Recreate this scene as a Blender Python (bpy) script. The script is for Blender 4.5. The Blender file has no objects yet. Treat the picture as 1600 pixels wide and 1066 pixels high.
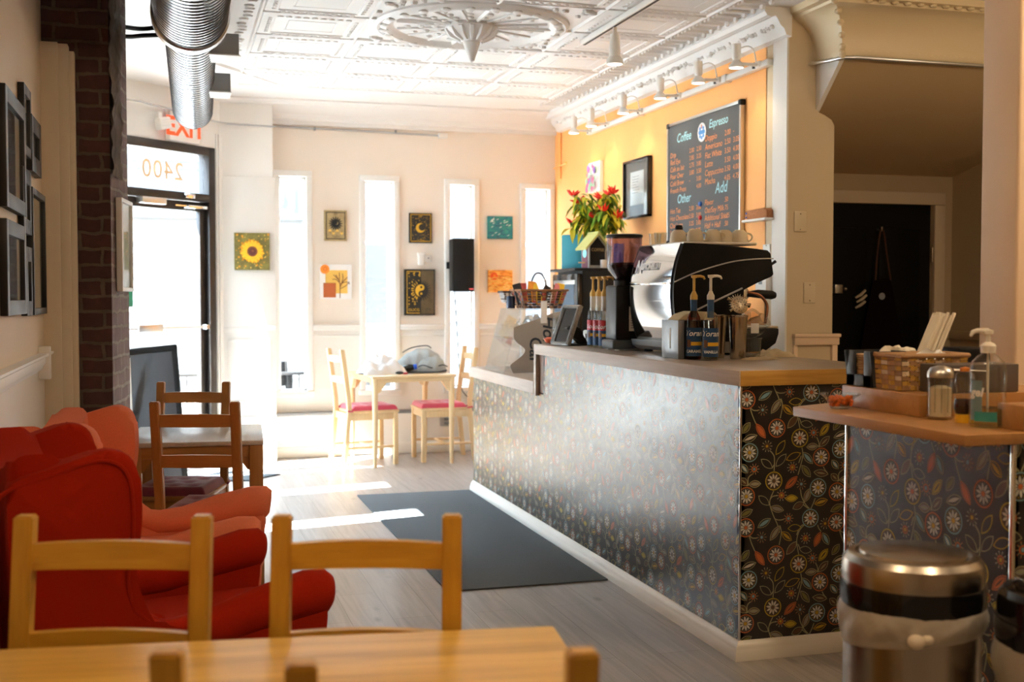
import bpy, bmesh, math, random
from math import radians, sin, cos, pi, tan, atan2, hypot
from mathutils import Vector, Matrix
S = bpy.context.scene
COL = S.collection

# ------------------------------------------------------------ camera, world, sun, exposure
cam_d = bpy.data.cameras.new('camera'); cam = bpy.data.objects.new('camera', cam_d); COL.objects.link(cam)
cam.location = (0, 0, 1.38)
cam.rotation_euler = (radians(90 - 2.2), 0, radians(-16.34))
cam_d.sensor_width = 36; cam_d.lens = 40.95; cam_d.clip_start = 0.05; cam_d.clip_end = 200
cam_d.dof.use_dof = True; cam_d.dof.focus_distance = 4.7; cam_d.dof.aperture_fstop = 3.4
S.camera = cam

S.view_settings.view_transform = 'Standard'; S.view_settings.look = 'None'
S.view_settings.gamma = 1; S.view_settings.use_curve_mapping = False
S.view_settings.exposure = 0.95
S.cycles.use_denoising = True
S.cycles.max_bounces = 10; S.cycles.diffuse_bounces = 6; S.cycles.glossy_bounces = 4
S.cycles.transmission_bounces = 8; S.cycles.transparent_max_bounces = 16
S.cycles.caustics_reflective = False; S.cycles.caustics_refractive = False
S.cycles.sample_clamp_indirect = 6

W = bpy.data.worlds.new('world'); S.world = W; W.use_nodes = True
bg = W.node_tree.nodes['Background']; bg.inputs[0].default_value = (0.67, 0.83, 1.0, 1); bg.inputs[1].default_value = 12.5

def light(kind, name, loc, energy, color=(1, 1, 1), rot=None, size=None, **kw):
    d = bpy.data.lights.new(name, kind); o = bpy.data.objects.new(name, d); COL.objects.link(o)
    o.location = loc; d.energy = energy; d.color = color
    if rot is not None: o.rotation_euler = rot
    for k, v in kw.items(): setattr(d, k, v)
    return o
def aim(o, direction):
    o.rotation_euler = Vector(direction).to_track_quat('-Z', 'Y').to_euler()
sun = light('SUN', 'sun', (-6, 6, 9), 110, (1.0, 0.97, 0.93), angle=radians(0.6))
aim(sun, (0.98, 0.2, -1.1))
def portal(name, loc, direction, sx, sy):
    o = light('AREA', name, loc, 1, shape='RECTANGLE', size_y=sy)
    o.data.size = sx; aim(o, direction); o.data.cycles.is_portal = True
    return o
portal('portal_far', (2.1, 10.24, 1.5), (0, -1, 0), 2.7, 2.1)
portal('portal_entry', (-0.13, 9.48, 1.3), (0.69, -0.72, 0), 1.3, 2.6)
portal('portal_left', (-0.78, 7.4, 1.5), (1, 0, 0), 1.9, 2.2)
# unseen warm lamps inferred near the camera, plus fill added for post and hall
WARM = (1.0, 0.74, 0.46)
for i, (x, y, e) in enumerate([(0.55, 1.75, 10), (1.75, 1.15, 12), (0.9, -1.4, 2), (3.7, 2.2, 34), (4.3, 4.3, 5)]):
    light('POINT', 'room_fill_lamp', (x, y, 2.72), e, WARM, shadow_soft_size=0.07)

# ------------------------------------------------------------ materials
def nodes(name):
    m = bpy.data.materials.new(name); m.use_nodes = True
    nt = m.node_tree; return m, nt, nt.nodes['Principled BSDF']
def mat(name, col, rough=0.5, metal=0.0, noise=0.0, nscale=20.0, bump=0.0, bscale=60.0, spec=0.5, coat=0.0, coat_rough=0.05, emit=None, estr=0.0, trans=0.0, ior=1.45, sheen=0.0, alpha=1.0):
    m, nt, b = nodes(name)
    b.inputs['Base Color'].default_value = (*col, 1); b.inputs['Roughness'].default_value = rough
    b.inputs['Metallic'].default_value = metal; b.inputs['Specular IOR Level'].default_value = spec
    b.inputs['Coat Weight'].default_value = coat; b.inputs['Coat Roughness'].default_value = coat_rough
    b.inputs['Transmission Weight'].default_value = trans; b.inputs['IOR'].default_value = ior
    b.inputs['Sheen Weight'].default_value = sheen; b.inputs['Alpha'].default_value = alpha
    if emit: b.inputs['Emission Color'].default_value = (*emit, 1); b.inputs['Emission Strength'].default_value = estr
    if noise or bump:
        tc = nt.nodes.new('ShaderNodeTexCoord')
        if noise:
            n = nt.nodes.new('ShaderNodeTexNoise'); n.inputs['Scale'].default_value = nscale; n.inputs['Detail'].default_value = 6
            nt.links.new(tc.outputs['Object'], n.inputs['Vector'])
            r = nt.nodes.new('ShaderNodeMapRange'); r.inputs[3].default_value = 1 - noise; r.inputs[4].default_value = 1 + noise
            nt.links.new(n.outputs['Fac'], r.inputs[0])
            mx = nt.nodes.new('ShaderNodeVectorMath'); mx.operation = 'SCALE'; mx.inputs[0].default_value = col
            nt.links.new(r.outputs[0], mx.inputs['Scale']); nt.links.new(mx.outputs[0], b.inputs['Base Color'])
        if bump:
            n2 = nt.nodes.new('ShaderNodeTexNoise'); n2.inputs['Scale'].default_value = bscale; n2.inputs['Detail'].default_value = 4
            nt.links.new(tc.outputs['Object'], n2.inputs['Vector'])
            bp = nt.nodes.new('ShaderNodeBump'); bp.inputs['Strength'].default_value = bump; bp.inputs['Distance'].default_value = 0.01
            nt.links.new(n2.outputs['Fac'], bp.inputs['Height']); nt.links.new(bp.outputs[0], b.inputs['Normal'])
    return m
def wood(name, c1, c2, axis=2, rough=0.4, scale=9.0, ring=0.35, coat=0.0, knots=False, spec=0.5):
    """streaky grain along AXIS (object space)"""
    m, nt, b = nodes(name)
    tc = nt.nodes.new('ShaderNodeTexCoord'); mp = nt.nodes.new('ShaderNodeMapping')
    sc = [scale * 2.2] * 3; sc[axis] = scale * 0.13; mp.inputs['Scale'].default_value = sc
    nt.links.new(tc.outputs['Object'], mp.inputs['Vector'])
    n = nt.nodes.new('ShaderNodeTexNoise'); n.inputs['Scale'].default_value = 1.6; n.inputs['Detail'].default_value = 8; n.inputs['Distortion'].default_value = 0.6
    nt.links.new(mp.outputs[0], n.inputs['Vector'])
    w = nt.nodes.new('ShaderNodeTexNoise'); w.inputs['Scale'].default_value = 7; w.inputs['Detail'].default_value = 3
    nt.links.new(mp.outputs[0], w.inputs['Vector'])
    a = nt.nodes.new('ShaderNodeMath'); a.operation = 'MULTIPLY_ADD'; a.inputs[1].default_value = ring
    nt.links.new(w.outputs['Fac'], a.inputs[0]); nt.links.new(n.outputs['Fac'], a.inputs[2])
    cr = nt.nodes.new('ShaderNodeValToRGB'); cr.color_ramp.elements[0].position = 0.42; cr.color_ramp.elements[1].position = 0.88
    cr.color_ramp.elements[0].color = (*c1, 1); cr.color_ramp.elements[1].color = (*c2, 1)
    nt.links.new(a.outputs[0], cr.inputs[0])
    out = cr.outputs[0]
    if knots:
        mp2 = nt.nodes.new('ShaderNodeMapping'); s2 = [5.0] * 3; s2[axis] = 1.6; mp2.inputs['Scale'].default_value = s2
        nt.links.new(tc.outputs['Object'], mp2.inputs['Vector'])
        v = nt.nodes.new('ShaderNodeTexVoronoi'); v.inputs['Scale'].default_value = 1.0; nt.links.new(mp2.outputs[0], v.inputs['Vector'])
        kr = nt.nodes.new('ShaderNodeValToRGB'); kr.color_ramp.elements[0].position = 0.05; kr.color_ramp.elements[1].position = 0.16
        nt.links.new(v.outputs['Distance'], kr.inputs[0])
        mx = nt.nodes.new('ShaderNodeMix'); mx.data_type = 'RGBA'; mx.inputs[6].default_value = (c1[0] * .35, c1[1] * .3, c1[2] * .3, 1)
        nt.links.new(kr.outputs[0], mx.inputs[0]); nt.links.new(out, mx.inputs[7]); out = mx.outputs[2]
    nt.links.new(out, b.inputs['Base Color'])
    b.inputs['Roughness'].default_value = rough; b.inputs['Coat Weight'].default_value = coat; b.inputs['Coat Roughness'].default_value = 0.12
    b.inputs['Specular IOR Level'].default_value = spec
    bp = nt.nodes.new('ShaderNodeBump'); bp.inputs['Strength'].default_value = 0.08; bp.inputs['Distance'].default_value = 0.004
    nt.links.new(a.outputs[0], bp.inputs['Height']); nt.links.new(bp.outputs[0], b.inputs['Normal'])
    return m
def pane(name, tint=(0.96, 0.99, 1.0), refl=0.08, rough=0.0):
    """thin clear sheet: straight-through transparency plus a mirror film"""
    m = bpy.data.materials.new(name); m.use_nodes = True; nt = m.node_tree; nt.nodes.clear()
    t = nt.nodes.new('ShaderNodeBsdfTransparent'); t.inputs[0].default_value = (*tint, 1)
    g = nt.nodes.new('ShaderNodeBsdfGlossy'); g.inputs['Roughness'].default_value = rough
    lw = nt.nodes.new('ShaderNodeLayerWeight'); lw.inputs['Blend'].default_value = 0.5
    pw = nt.nodes.new('ShaderNodeMath'); pw.operation = 'POWER'; pw.inputs[1].default_value = 5; nt.links.new(lw.outputs['Facing'], pw.inputs[0])
    mul = nt.nodes.new('ShaderNodeMath'); mul.operation = 'MULTIPLY_ADD'; mul.inputs[1].default_value = 0.9; mul.inputs[2].default_value = refl / 2
    mul.use_clamp = True
    nt.links.new(pw.outputs[0], mul.inputs[0])
    mx = nt.nodes.new('ShaderNodeMixShader'); o = nt.nodes.new('ShaderNodeOutputMaterial')
    nt.links.new(mul.outputs[0], mx.inputs[0]); nt.links.new(t.outputs[0], mx.inputs[1]); nt.links.new(g.outputs[0], mx.inputs[2])
    nt.links.new(mx.outputs[0], o.inputs[0])
    return m
def floor_mat():
    m, nt, b = nodes('floor_planks')
    tc = nt.nodes.new('ShaderNodeTexCoord')
    mp = nt.nodes.new('ShaderNodeMapping'); mp.inputs['Rotation'].default_value = (0, 0, radians(90))
    nt.links.new(tc.outputs['Object'], mp.inputs['Vector'])
    br = nt.nodes.new('ShaderNodeTexBrick'); br.inputs['Scale'].default_value = 1.0
    br.inputs['Brick Width'].default_value = 1.22; br.inputs['Row Height'].default_value = 0.18
    br.inputs['Mortar Size'].default_value = 0.0012; br.inputs['Mortar Smooth'].default_value = 0.2
    br.inputs['Color1'].default_value = (0.35, 0.325, 0.31, 1); br.inputs['Color2'].default_value = (0.30, 0.275, 0.258, 1)
    br.inputs['Mortar'].default_value = (0.10, 0.08, 0.065, 1); br.offset = 0.37
    nt.links.new(mp.outputs[0], br.inputs['Vector'])
    m2 = nt.nodes.new('ShaderNodeMapping'); m2.inputs['Scale'].default_value = (26, 1.5, 1)
    nt.links.new(tc.outputs['Object'], m2.inputs['Vector'])
    n = nt.nodes.new('ShaderNodeTexNoise'); n.inputs['Scale'].default_value = 1.0; n.inputs['Detail'].default_value = 9; n.inputs['Distortion'].default_value = 1.0
    nt.links.new(m2.outputs[0], n.inputs['Vector'])
    r = nt.nodes.new('ShaderNodeMapRange'); r.inputs[1].default_value = 0.25; r.inputs[2].default_value = 0.75; r.inputs[3].default_value = 0.72; r.inputs[4].default_value = 1.3
    nt.links.new(n.outputs['Fac'], r.inputs[0])
    v = nt.nodes.new('ShaderNodeTexVoronoi'); v.inputs['Scale'].default_value = 1.0
    m3 = nt.nodes.new('ShaderNodeMapping'); m3.inputs['Scale'].default_value = (6, 2.6, 1); nt.links.new(tc.outputs['Object'], m3.inputs['Vector']); nt.links.new(m3.outputs[0], v.inputs['Vector'])
    kr = nt.nodes.new('ShaderNodeMapRange'); kr.inputs[1].default_value = 0.03; kr.inputs[2].default_value = 0.14; kr.inputs[3].default_value = 0.45; kr.inputs[4].default_value = 1.0
    nt.links.new(v.outputs['Distance'], kr.inputs[0])
    mm = nt.nodes.new('ShaderNodeMath'); mm.operation = 'MULTIPLY'; nt.links.new(r.outputs[0], mm.inputs[0]); nt.links.new(kr.outputs[0], mm.inputs[1])
    mx = nt.nodes.new('ShaderNodeVectorMath'); mx.operation = 'SCALE'
    nt.links.new(br.outputs['Color'], mx.inputs[0]); nt.links.new(mm.outputs[0], mx.inputs['Scale'])
    nt.links.new(mx.outputs[0], b.inputs['Base Color']); b.inputs['Roughness'].default_value = 0.28; b.inputs['Specular IOR Level'].default_value = 0.7
    return m
def brick_mat(name, c1, c2, mortar, course=0.0767, length=0.21, axis='XZ'):
    m, nt, b = nodes(name)
    tc = nt.nodes.new('ShaderNodeTexCoord'); sp = nt.nodes.new('ShaderNodeSeparateXYZ'); cb = nt.nodes.new('ShaderNodeCombineXYZ')
    nt.links.new(tc.outputs['Object'], sp.inputs[0])
    nt.links.new(sp.outputs[0 if axis == 'XZ' else 1], cb.inputs[0]); nt.links.new(sp.outputs[2], cb.inputs[1])
    nz = nt.nodes.new('ShaderNodeTexNoise'); nz.inputs['Scale'].default_value = 9; nz.inputs['Detail'].default_value = 5
    nt.links.new(tc.outputs['Object'], nz.inputs['Vector'])
    mixv = nt.nodes.new('ShaderNodeMix'); mixv.data_type = 'RGBA'; mixv.blend_type = 'LINEAR_LIGHT'; mixv.inputs[0].default_value = 0.02
    nt.links.new(cb.outputs[0], mixv.inputs[6]); nt.links.new(nz.outputs['Color'], mixv.inputs[7])
    br = nt.nodes.new('ShaderNodeTexBrick'); br.inputs['Scale'].default_value = 1
    br.inputs['Brick Width'].default_value = length; br.inputs['Row Height'].default_value = course
    br.inputs['Mortar Size'].default_value = 0.009; br.inputs['Mortar Smooth'].default_value = 0.3
    br.inputs['Color1'].default_value = (*c1, 1); br.inputs['Color2'].default_value = (*c2, 1); br.inputs['Mortar'].default_value = (*mortar, 1)
    nt.links.new(mixv.outputs[2], br.inputs['Vector'])
    n = nt.nodes.new('ShaderNodeTexNoise'); n.inputs['Scale'].default_value = 14; n.inputs['Detail'].default_value = 8
    nt.links.new(tc.outputs['Object'], n.inputs['Vector'])
    r = nt.nodes.new('ShaderNodeMapRange'); r.inputs[3].default_value = 0.45; r.inputs[4].default_value = 1.5; nt.links.new(n.outputs['Fac'], r.inputs[0])
    mx = nt.nodes.new('ShaderNodeVectorMath'); mx.operation = 'SCALE'
    nt.links.new(br.outputs['Color'], mx.inputs[0]); nt.links.new(r.outputs[0], mx.inputs['Scale']); nt.links.new(mx.outputs[0], b.inputs['Base Color'])
    b.inputs['Roughness'].default_value = 0.9
    bp = nt.nodes.new('ShaderNodeBump'); bp.inputs['Strength'].default_value = 0.6; bp.inputs['Distance'].default_value = 0.01; bp.invert = True
    nt.links.new(br.outputs['Fac'], bp.inputs['Height']); nt.links.new(bp.outputs[0], b.inputs['Normal'])
    return m
M = {}
M['white'] = mat('white_paint', (0.80, 0.78, 0.74), 0.45)
M['trim'] = mat('trim_paint', (0.82, 0.81, 0.78), 0.35)
M['cream'] = mat('cream_wall', (0.80, 0.725, 0.64), 0.6, noise=0.03, nscale=3)
M['beige'] = mat('beige_wall', (0.62, 0.50, 0.33), 0.55, noise=0.04, nscale=4)
M['column'] = mat('column_paint', (0.80, 0.60, 0.42), 0.5, noise=0.03, nscale=4)
M['orange'] = mat('orange_wall', (0.86, 0.42, 0.135), 0.55, noise=0.03, nscale=2.5)
M['ceil'] = mat('tin_ceiling', (0.80, 0.79, 0.775), 0.42)
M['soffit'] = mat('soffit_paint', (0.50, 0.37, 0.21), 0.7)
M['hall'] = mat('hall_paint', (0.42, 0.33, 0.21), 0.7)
M['leftwall'] = mat('left_wall', (0.72, 0.58, 0.42), 0.55, noise=0.05, nscale=3)
M['wainscot'] = mat('wainscot_paint', (0.70, 0.62, 0.52), 0.35, bump=0.15, bscale=9)
M['black'] = mat('black_plastic', (0.008, 0.008, 0.0085), 0.42, spec=0.22)
M['blackgloss'] = mat('black_gloss', (0.008, 0.008, 0.009), 0.12)
M['blackmat'] = mat('black_matte', (0.010, 0.0095, 0.0095), 0.8, spec=0.2)
M['darkalu'] = mat('dark_aluminium', (0.035, 0.03, 0.028), 0.35, metal=0.6)
M['chrome'] = mat('chrome', (0.88, 0.88, 0.88), 0.06, metal=1.0)
M['steel'] = mat('brushed_steel', (0.62, 0.60, 0.57), 0.28, metal=1.0)
M['darksteel'] = mat('warm_brushed_steel', (0.42, 0.37, 0.31), 0.25, metal=1.0)
M['galv'] = mat('galvanised_duct', (0.66, 0.68, 0.70), 0.27, metal=1.0, noise=0.10, nscale=8)
M['greymetal'] = mat('grey_metal', (0.25, 0.26, 0.27), 0.45, metal=0.5)
M['pane'] = pane('window_pane')
M['acrylic'] = pane('clear_acrylic', (0.93, 0.96, 0.98), 0.10)
M['glass'] = pane('clear_glass', (0.90, 0.91, 0.89), 0.14)
M['plasticclear'] = pane('clear_plastic', (0.86, 0.87, 0.86), 0.12, 0.15)
M['amber'] = pane('amber_syrup', (0.55, 0.16, 0.03), 0.10)
M['brownglass'] = pane('brown_liquid', (0.20, 0.06, 0.02), 0.10)
M['hopper'] = pane('smoked_plastic', (0.42, 0.32, 0.37), 0.10)
M['floor'] = floor_mat()
M['brick'] = brick_mat('old_brick', (0.075, 0.027, 0.022), (0.05, 0.02, 0.018), (0.10, 0.072, 0.054))
M['brickside'] = brick_mat('old_brick_side', (0.13, 0.075, 0.06), (0.10, 0.055, 0.045), (0.18, 0.14, 0.11), axis='YZ')
M['beam'] = wood('weathered_beam', (0.10, 0.075, 0.06), (0.24, 0.19, 0.155), 2, 0.9, 8, 0.6)
M['pine'] = wood('honey_pine', (0.47, 0.235, 0.016), (0.63, 0.36, 0.04), 2, 0.42, 7, coat=0.05)
M['pine_x'] = wood('honey_pine_x', (0.44, 0.21, 0.014), (0.66, 0.385, 0.045), 0, 0.42, 7, coat=0.05, knots=True)
M['pine_table'] = wood('pine_table_boards', (0.48, 0.24, 0.025), (0.84, 0.53, 0.11), 0, 0.4, 5, 0.5, knots=True)
M['pinedark'] = wood('aged_pine', (0.30, 0.12, 0.025), (0.42, 0.19, 0.05), 2, 0.4, 7)
M['pinedark_x'] = wood('aged_pine_x', (0.30, 0.12, 0.025), (0.42, 0.19, 0.05), 0, 0.4, 7)
M['birch'] = wood('pale_birch', (0.70, 0.48, 0.24), (0.80, 0.60, 0.34), 2, 0.35, 6)
M['birch_x'] = wood('pale_birch_x', (0.70, 0.48, 0.24), (0.80, 0.60, 0.34), 0, 0.35, 6)
M['lamedge'] = wood('limed_oak_edge', (0.40, 0.31, 0.25), (0.58, 0.48, 0.40), 1, 0.45, 8)
M['lamtop'] = wood('grey_oak_laminate', (0.34, 0.27, 0.21), (0.43, 0.35, 0.28), 1, 0.30, 5)
M['oak_x'] = wood('golden_oak', (0.42, 0.20, 0.035), (0.60, 0.33, 0.075), 0, 0.35, 7, 0.6)
M['redwood_y'] = wood('reddish_wood', (0.36, 0.165, 0.05), (0.48, 0.245, 0.085), 1, 0.35, 6)
M['redwood_x'] = wood('reddish_wood_x', (0.36, 0.165, 0.05), (0.48, 0.245, 0.085), 0, 0.35, 6)
M['darkwood'] = wood('dark_wood', (0.08, 0.03, 0.012), (0.13, 0.055, 0.02), 0, 0.4, 6)
M['greywoodtop'] = wood('pale_table_top', (0.40, 0.34, 0.29), (0.52, 0.46, 0.40), 1, 0.25, 5)

# ------------------------------------------------------------ mesh helpers
class MB:
    def __init__(s): s.bm = bmesh.new(); s.mi = 0; s.multi = False
    def _new(s, n0):
        if not s.multi: return
        for f in s.bm.faces:
            if f.index < 0: f.material_index = s.mi
        s.bm.faces.index_update()
    def m(s, i): s.mi = i; s.multi = True; return s
    def box(s, x0, x1, y0, y1, z0, z1, bev=0.0, seg=2, mtx=None):
        n0 = len(s.bm.faces)
        vs = [s.bm.verts.new((x, y, z)) for x in (x0, x1) for y in (y0, y1) for z in (z0, z1)]
        for q in ((0, 1, 3, 2), (4, 6, 7, 5), (0, 4, 5, 1), (2, 3, 7, 6), (0, 2, 6, 4), (1, 5, 7, 3)): s.bm.faces.new([vs[i] for i in q])
        if mtx is not None:
            for v in vs: v.co = mtx @ v.co
        if bev > 0:
            es = list({e for v in vs for e in v.link_edges})
            bev = min(bev, .49 * min(abs(x1 - x0), abs(y1 - y0), abs(z1 - z0)))
            bmesh.ops.bevel(s.bm, geom=es, offset=bev, segments=seg, affect='EDGES', profile=0.5, clamp_overlap=True)
        s._new(n0); return s
    def rings(s, rings, closed=True, caps=True, loop=False):
        """skin successive rings of points"""
        n0 = len(s.bm.faces)
        vr = [[s.bm.verts.new(p) for p in r] for r in rings]
        n = len(vr[0]); k = len(vr)
        for i in range(k if loop else k - 1):
            a, b = vr[i], vr[(i + 1) % k]
            for j in range(n if closed else n - 1):
                j2 = (j + 1) % n
                try: s.bm.faces.new((a[j], a[j2], b[j2], b[j]))
                except ValueError: pass
        if caps and closed and not loop:
            try: s.bm.faces.new(list(reversed(vr[0])))
            except ValueError: pass
            try: s.bm.faces.new(vr[-1])
            except ValueError: pass
        s._new(n0); return s
    def tube(s, pts, r, seg=10, caps=True, loop=False, flat=1.0):
        pts = [Vector(p) for p in pts]; n = len(pts)
        rs = r if isinstance(r, (list, tuple)) else [r] * n
        out = []; up = None
        for i, p in enumerate(pts):
            if loop: t = pts[(i + 1) % n] - pts[i - 1]
            else: t = pts[min(i + 1, n - 1)] - pts[max(i - 1, 0)]
            t.normalize()
            if up is None:
                up = Vector((0, 0, 1)) if abs(t.z) < .9 else Vector((1, 0, 0))
            u = up - t * up.dot(t)
            if u.length < 1e-6: u = t.orthogonal()
            u.normalize(); up = u; w = t.cross(u)
            out.append([p + (w * cos(a) + u * sin(a) * flat) * rs[i] for a in [2 * pi * j / seg for j in range(seg)]])
        return s.rings(out, caps=caps, loop=loop)
    def cyl(s, p0, p1, r0, r1=None, seg=20, caps=True):
        return s.tube([p0, p1], [r0, r0 if r1 is None else r1], seg, caps)
    def lathe(s, prof, c=(0, 0, 0), seg=28, a0=0, a1=2 * pi):
        n0 = len(s.bm.faces); full = abs(a1 - a0 - 2 * pi) < 1e-6
        cols = []
        na = seg if full else seg + 1
        for i in range(na):
            a = a0 + (a1 - a0) * i / seg
            cols.append([s.bm.verts.new((c[0] + r * cos(a), c[1] + r * sin(a), c[2] + z)) for r, z in prof])
        for i in range(seg):
            A, B = cols[i], cols[(i + 1) % na]
            for j in range(len(prof) - 1):
                try: s.bm.faces.new((A[j], B[j], B[j + 1], A[j + 1]))
                except ValueError: pass
        s._new(n0)
        return s
    def sph(s, c, r, seg=14, ring=8):
        n0 = len(s.bm.faces)
        rr = r if isinstance(r, (list, tuple)) else (r, r, r)
        nv = s.bm.verts.new; nf = s.bm.faces.new
        T = nv((c[0], c[1], c[2] + rr[2])); B = nv((c[0], c[1], c[2] - rr[2])); R = []
        for i in range(1, ring):
            p = pi * i / ring; z = c[2] + rr[2] * cos(p); q = sin(p)
            R.append([nv((c[0] + rr[0] * q * cos(2 * pi * j / seg), c[1] + rr[1] * q * sin(2 * pi * j / seg), z)) for j in range(seg)])
        for j in range(seg):
            k = (j + 1) % seg
            nf((T, R[0][j], R[0][k])); nf((B, R[-1][k], R[-1][j]))
            for i in range(ring - 2): nf((R[i][j], R[i + 1][j], R[i + 1][k], R[i][k]))
        s._new(n0); return s
    def prism(s, poly, axis, a, b, bev=0):
        """extrude a 2-D outline along axis 0/1/2 from a to b"""
        n0 = len(s.bm.faces)
        def P(q, t):
            l = [q[0], q[1]]; l.insert(axis, t); return l
        A = [s.bm.verts.new(P(q, a)) for q in poly]; B = [s.bm.verts.new(P(q, b)) for q in poly]
        n = len(poly); fs = []
        fs.append(s.bm.faces.new(A)); fs.append(s.bm.faces.new(list(reversed(B))))
        for i in range(n):
            fs.append(s.bm.faces.new((A[i], B[i], B[(i + 1) % n], A[(i + 1) % n])))
        if bev:
            es = list({e for f in fs for e in f.edges})
            bmesh.ops.bevel(s.bm, geom=es, offset=bev, segments=2, affect='EDGES', profile=0.5, clamp_overlap=True)
        s._new(n0); return s
    def poly(s, pts):
        n0 = len(s.bm.faces)
        try: s.bm.faces.new([s.bm.verts.new(p) for p in pts])
        except ValueError: pass
        s._new(n0); return s
    def grid(s, fn, nu, nv, thick=0.0):
        n0 = len(s.bm.faces)
        g = [[s.bm.verts.new(fn(i / nu, j / nv)) for j in range(nv + 1)] for i in range(nu + 1)]
        for i in range(nu):
            for j in range(nv):
                s.bm.faces.new((g[i][j], g[i + 1][j], g[i + 1][j + 1], g[i][j + 1]))
        if thick:
            r = bmesh.ops.solidify(s.bm, geom=s.bm.faces[n0:], thickness=thick)
        s._new(n0); return s
    def xf(s, mtx): bmesh.ops.transform(s.bm, matrix=mtx, verts=s.bm.verts[:]); return s
def obj(name, mb, m, parent=None, loc=(0, 0, 0), rot=(0, 0, 0), smooth=40, recalc=True):
    bm = mb.bm
    if recalc: bmesh.ops.recalc_face_normals(bm, faces=bm.faces[:])
    me = bpy.data.meshes.new(name); bm.to_mesh(me); bm.free()
    for x in (m if isinstance(m, (list, tuple)) else [m]):
        me.materials.append(M[x] if isinstance(x, str) else x)
    if smooth:
        me.polygons.foreach_set('use_smooth', [True] * len(me.polygons)); me.set_sharp_from_angle(angle=radians(smooth))
    o = bpy.data.objects.new(name, me); COL.objects.link(o)
    o.location = loc; o.rotation_euler = rot
    if parent is not None: o.parent = parent
    return o
def tag(o, label, cat, group=None):
    o['label'] = label; o['category'] = cat
    if group: o['group'] = group
    return o
def thing(name, label, cat, loc=(0, 0, 0), rz=0.0, group=None, rot=None):
    o = bpy.data.objects.new(name, None); COL.objects.link(o); o.empty_display_size = 0.05
    o.location = loc; o.rotation_euler = rot if rot else (0, 0, rz)
    return tag(o, label, cat, group)
def struct(name, mb, m, parent=None, **kw):
    o = obj(name, mb, m, parent, **kw)
    if parent is None: o['kind'] = 'structure'
    return o
def dup(root, loc, rz=None, label=None, group=None):
    r = root.copy(); COL.objects.link(r); r.location = loc
    if rz is not None: r.rotation_euler = (0, 0, rz)
    if label: r['label'] = label
    if group: r['group'] = group
    for ch in list(root.children):
        c = ch.copy(); COL.objects.link(c); c.parent = r
        for g in list(ch.children):
            d = g.copy(); COL.objects.link(d); d.parent = c
    return r
def text_polys(txt, size, align='CENTER', extrude=0.0, shear=0.0, spacing=1.0, bold=0.0):
    """lettering as flat polygons: list of (verts, faces) in x-right, y-up units"""
    cu = bpy.data.curves.new('lettering', 'FONT'); cu.body = txt; cu.size = size; cu.align_x = align; cu.align_y = 'CENTER'
    cu.extrude = extrude; cu.shear = shear; cu.space_character = spacing; cu.offset = bold; cu.resolution_u = 3
    o = bpy.data.objects.new('lettering', cu); COL.objects.link(o)
    dg = bpy.context.evaluated_depsgraph_get(); ev = o.evaluated_get(dg); me = ev.to_mesh()
    vs = [tuple(v.co) for v in me.vertices]; fs = [tuple(p.vertices) for p in me.polygons]
    ev.to_mesh_clear(); bpy.data.objects.remove(o); bpy.data.curves.remove(cu)
    return vs, fs
def add_text(mb, txt, size, mtx, **kw):
    vs, fs = text_polys(txt, size, **kw)
    n0 = len(mb.bm.faces); V = [mb.bm.verts.new(mtx @ Vector(v)) for v in vs]
    for f in fs:
        try: mb.bm.faces.new([V[i] for i in f])
        except ValueError: pass
    mb._new(n0); return mb
def frame_mtx(o, right, up):
    """matrix taking local x->right, y->up, z->normal at origin o"""
    r = Vector(right).normalized(); u = Vector(up).normalized(); n = r.cross(u)
    return Matrix(((r.x, u.x, n.x, o[0]), (r.y, u.y, n.y, o[1]), (r.z, u.z, n.z, o[2]), (0, 0, 0, 1)))
# ============================================================ THE SETTING
ZC = 3.0          # tin ceiling
XL = -0.58        # left wall
YF = 10.1         # far wall
XR = 3.37         # orange wall
struct('floor', MB().box(-1.6, 6.2, -3.2, 10.3, -0.08, 0), 'floor')

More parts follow.
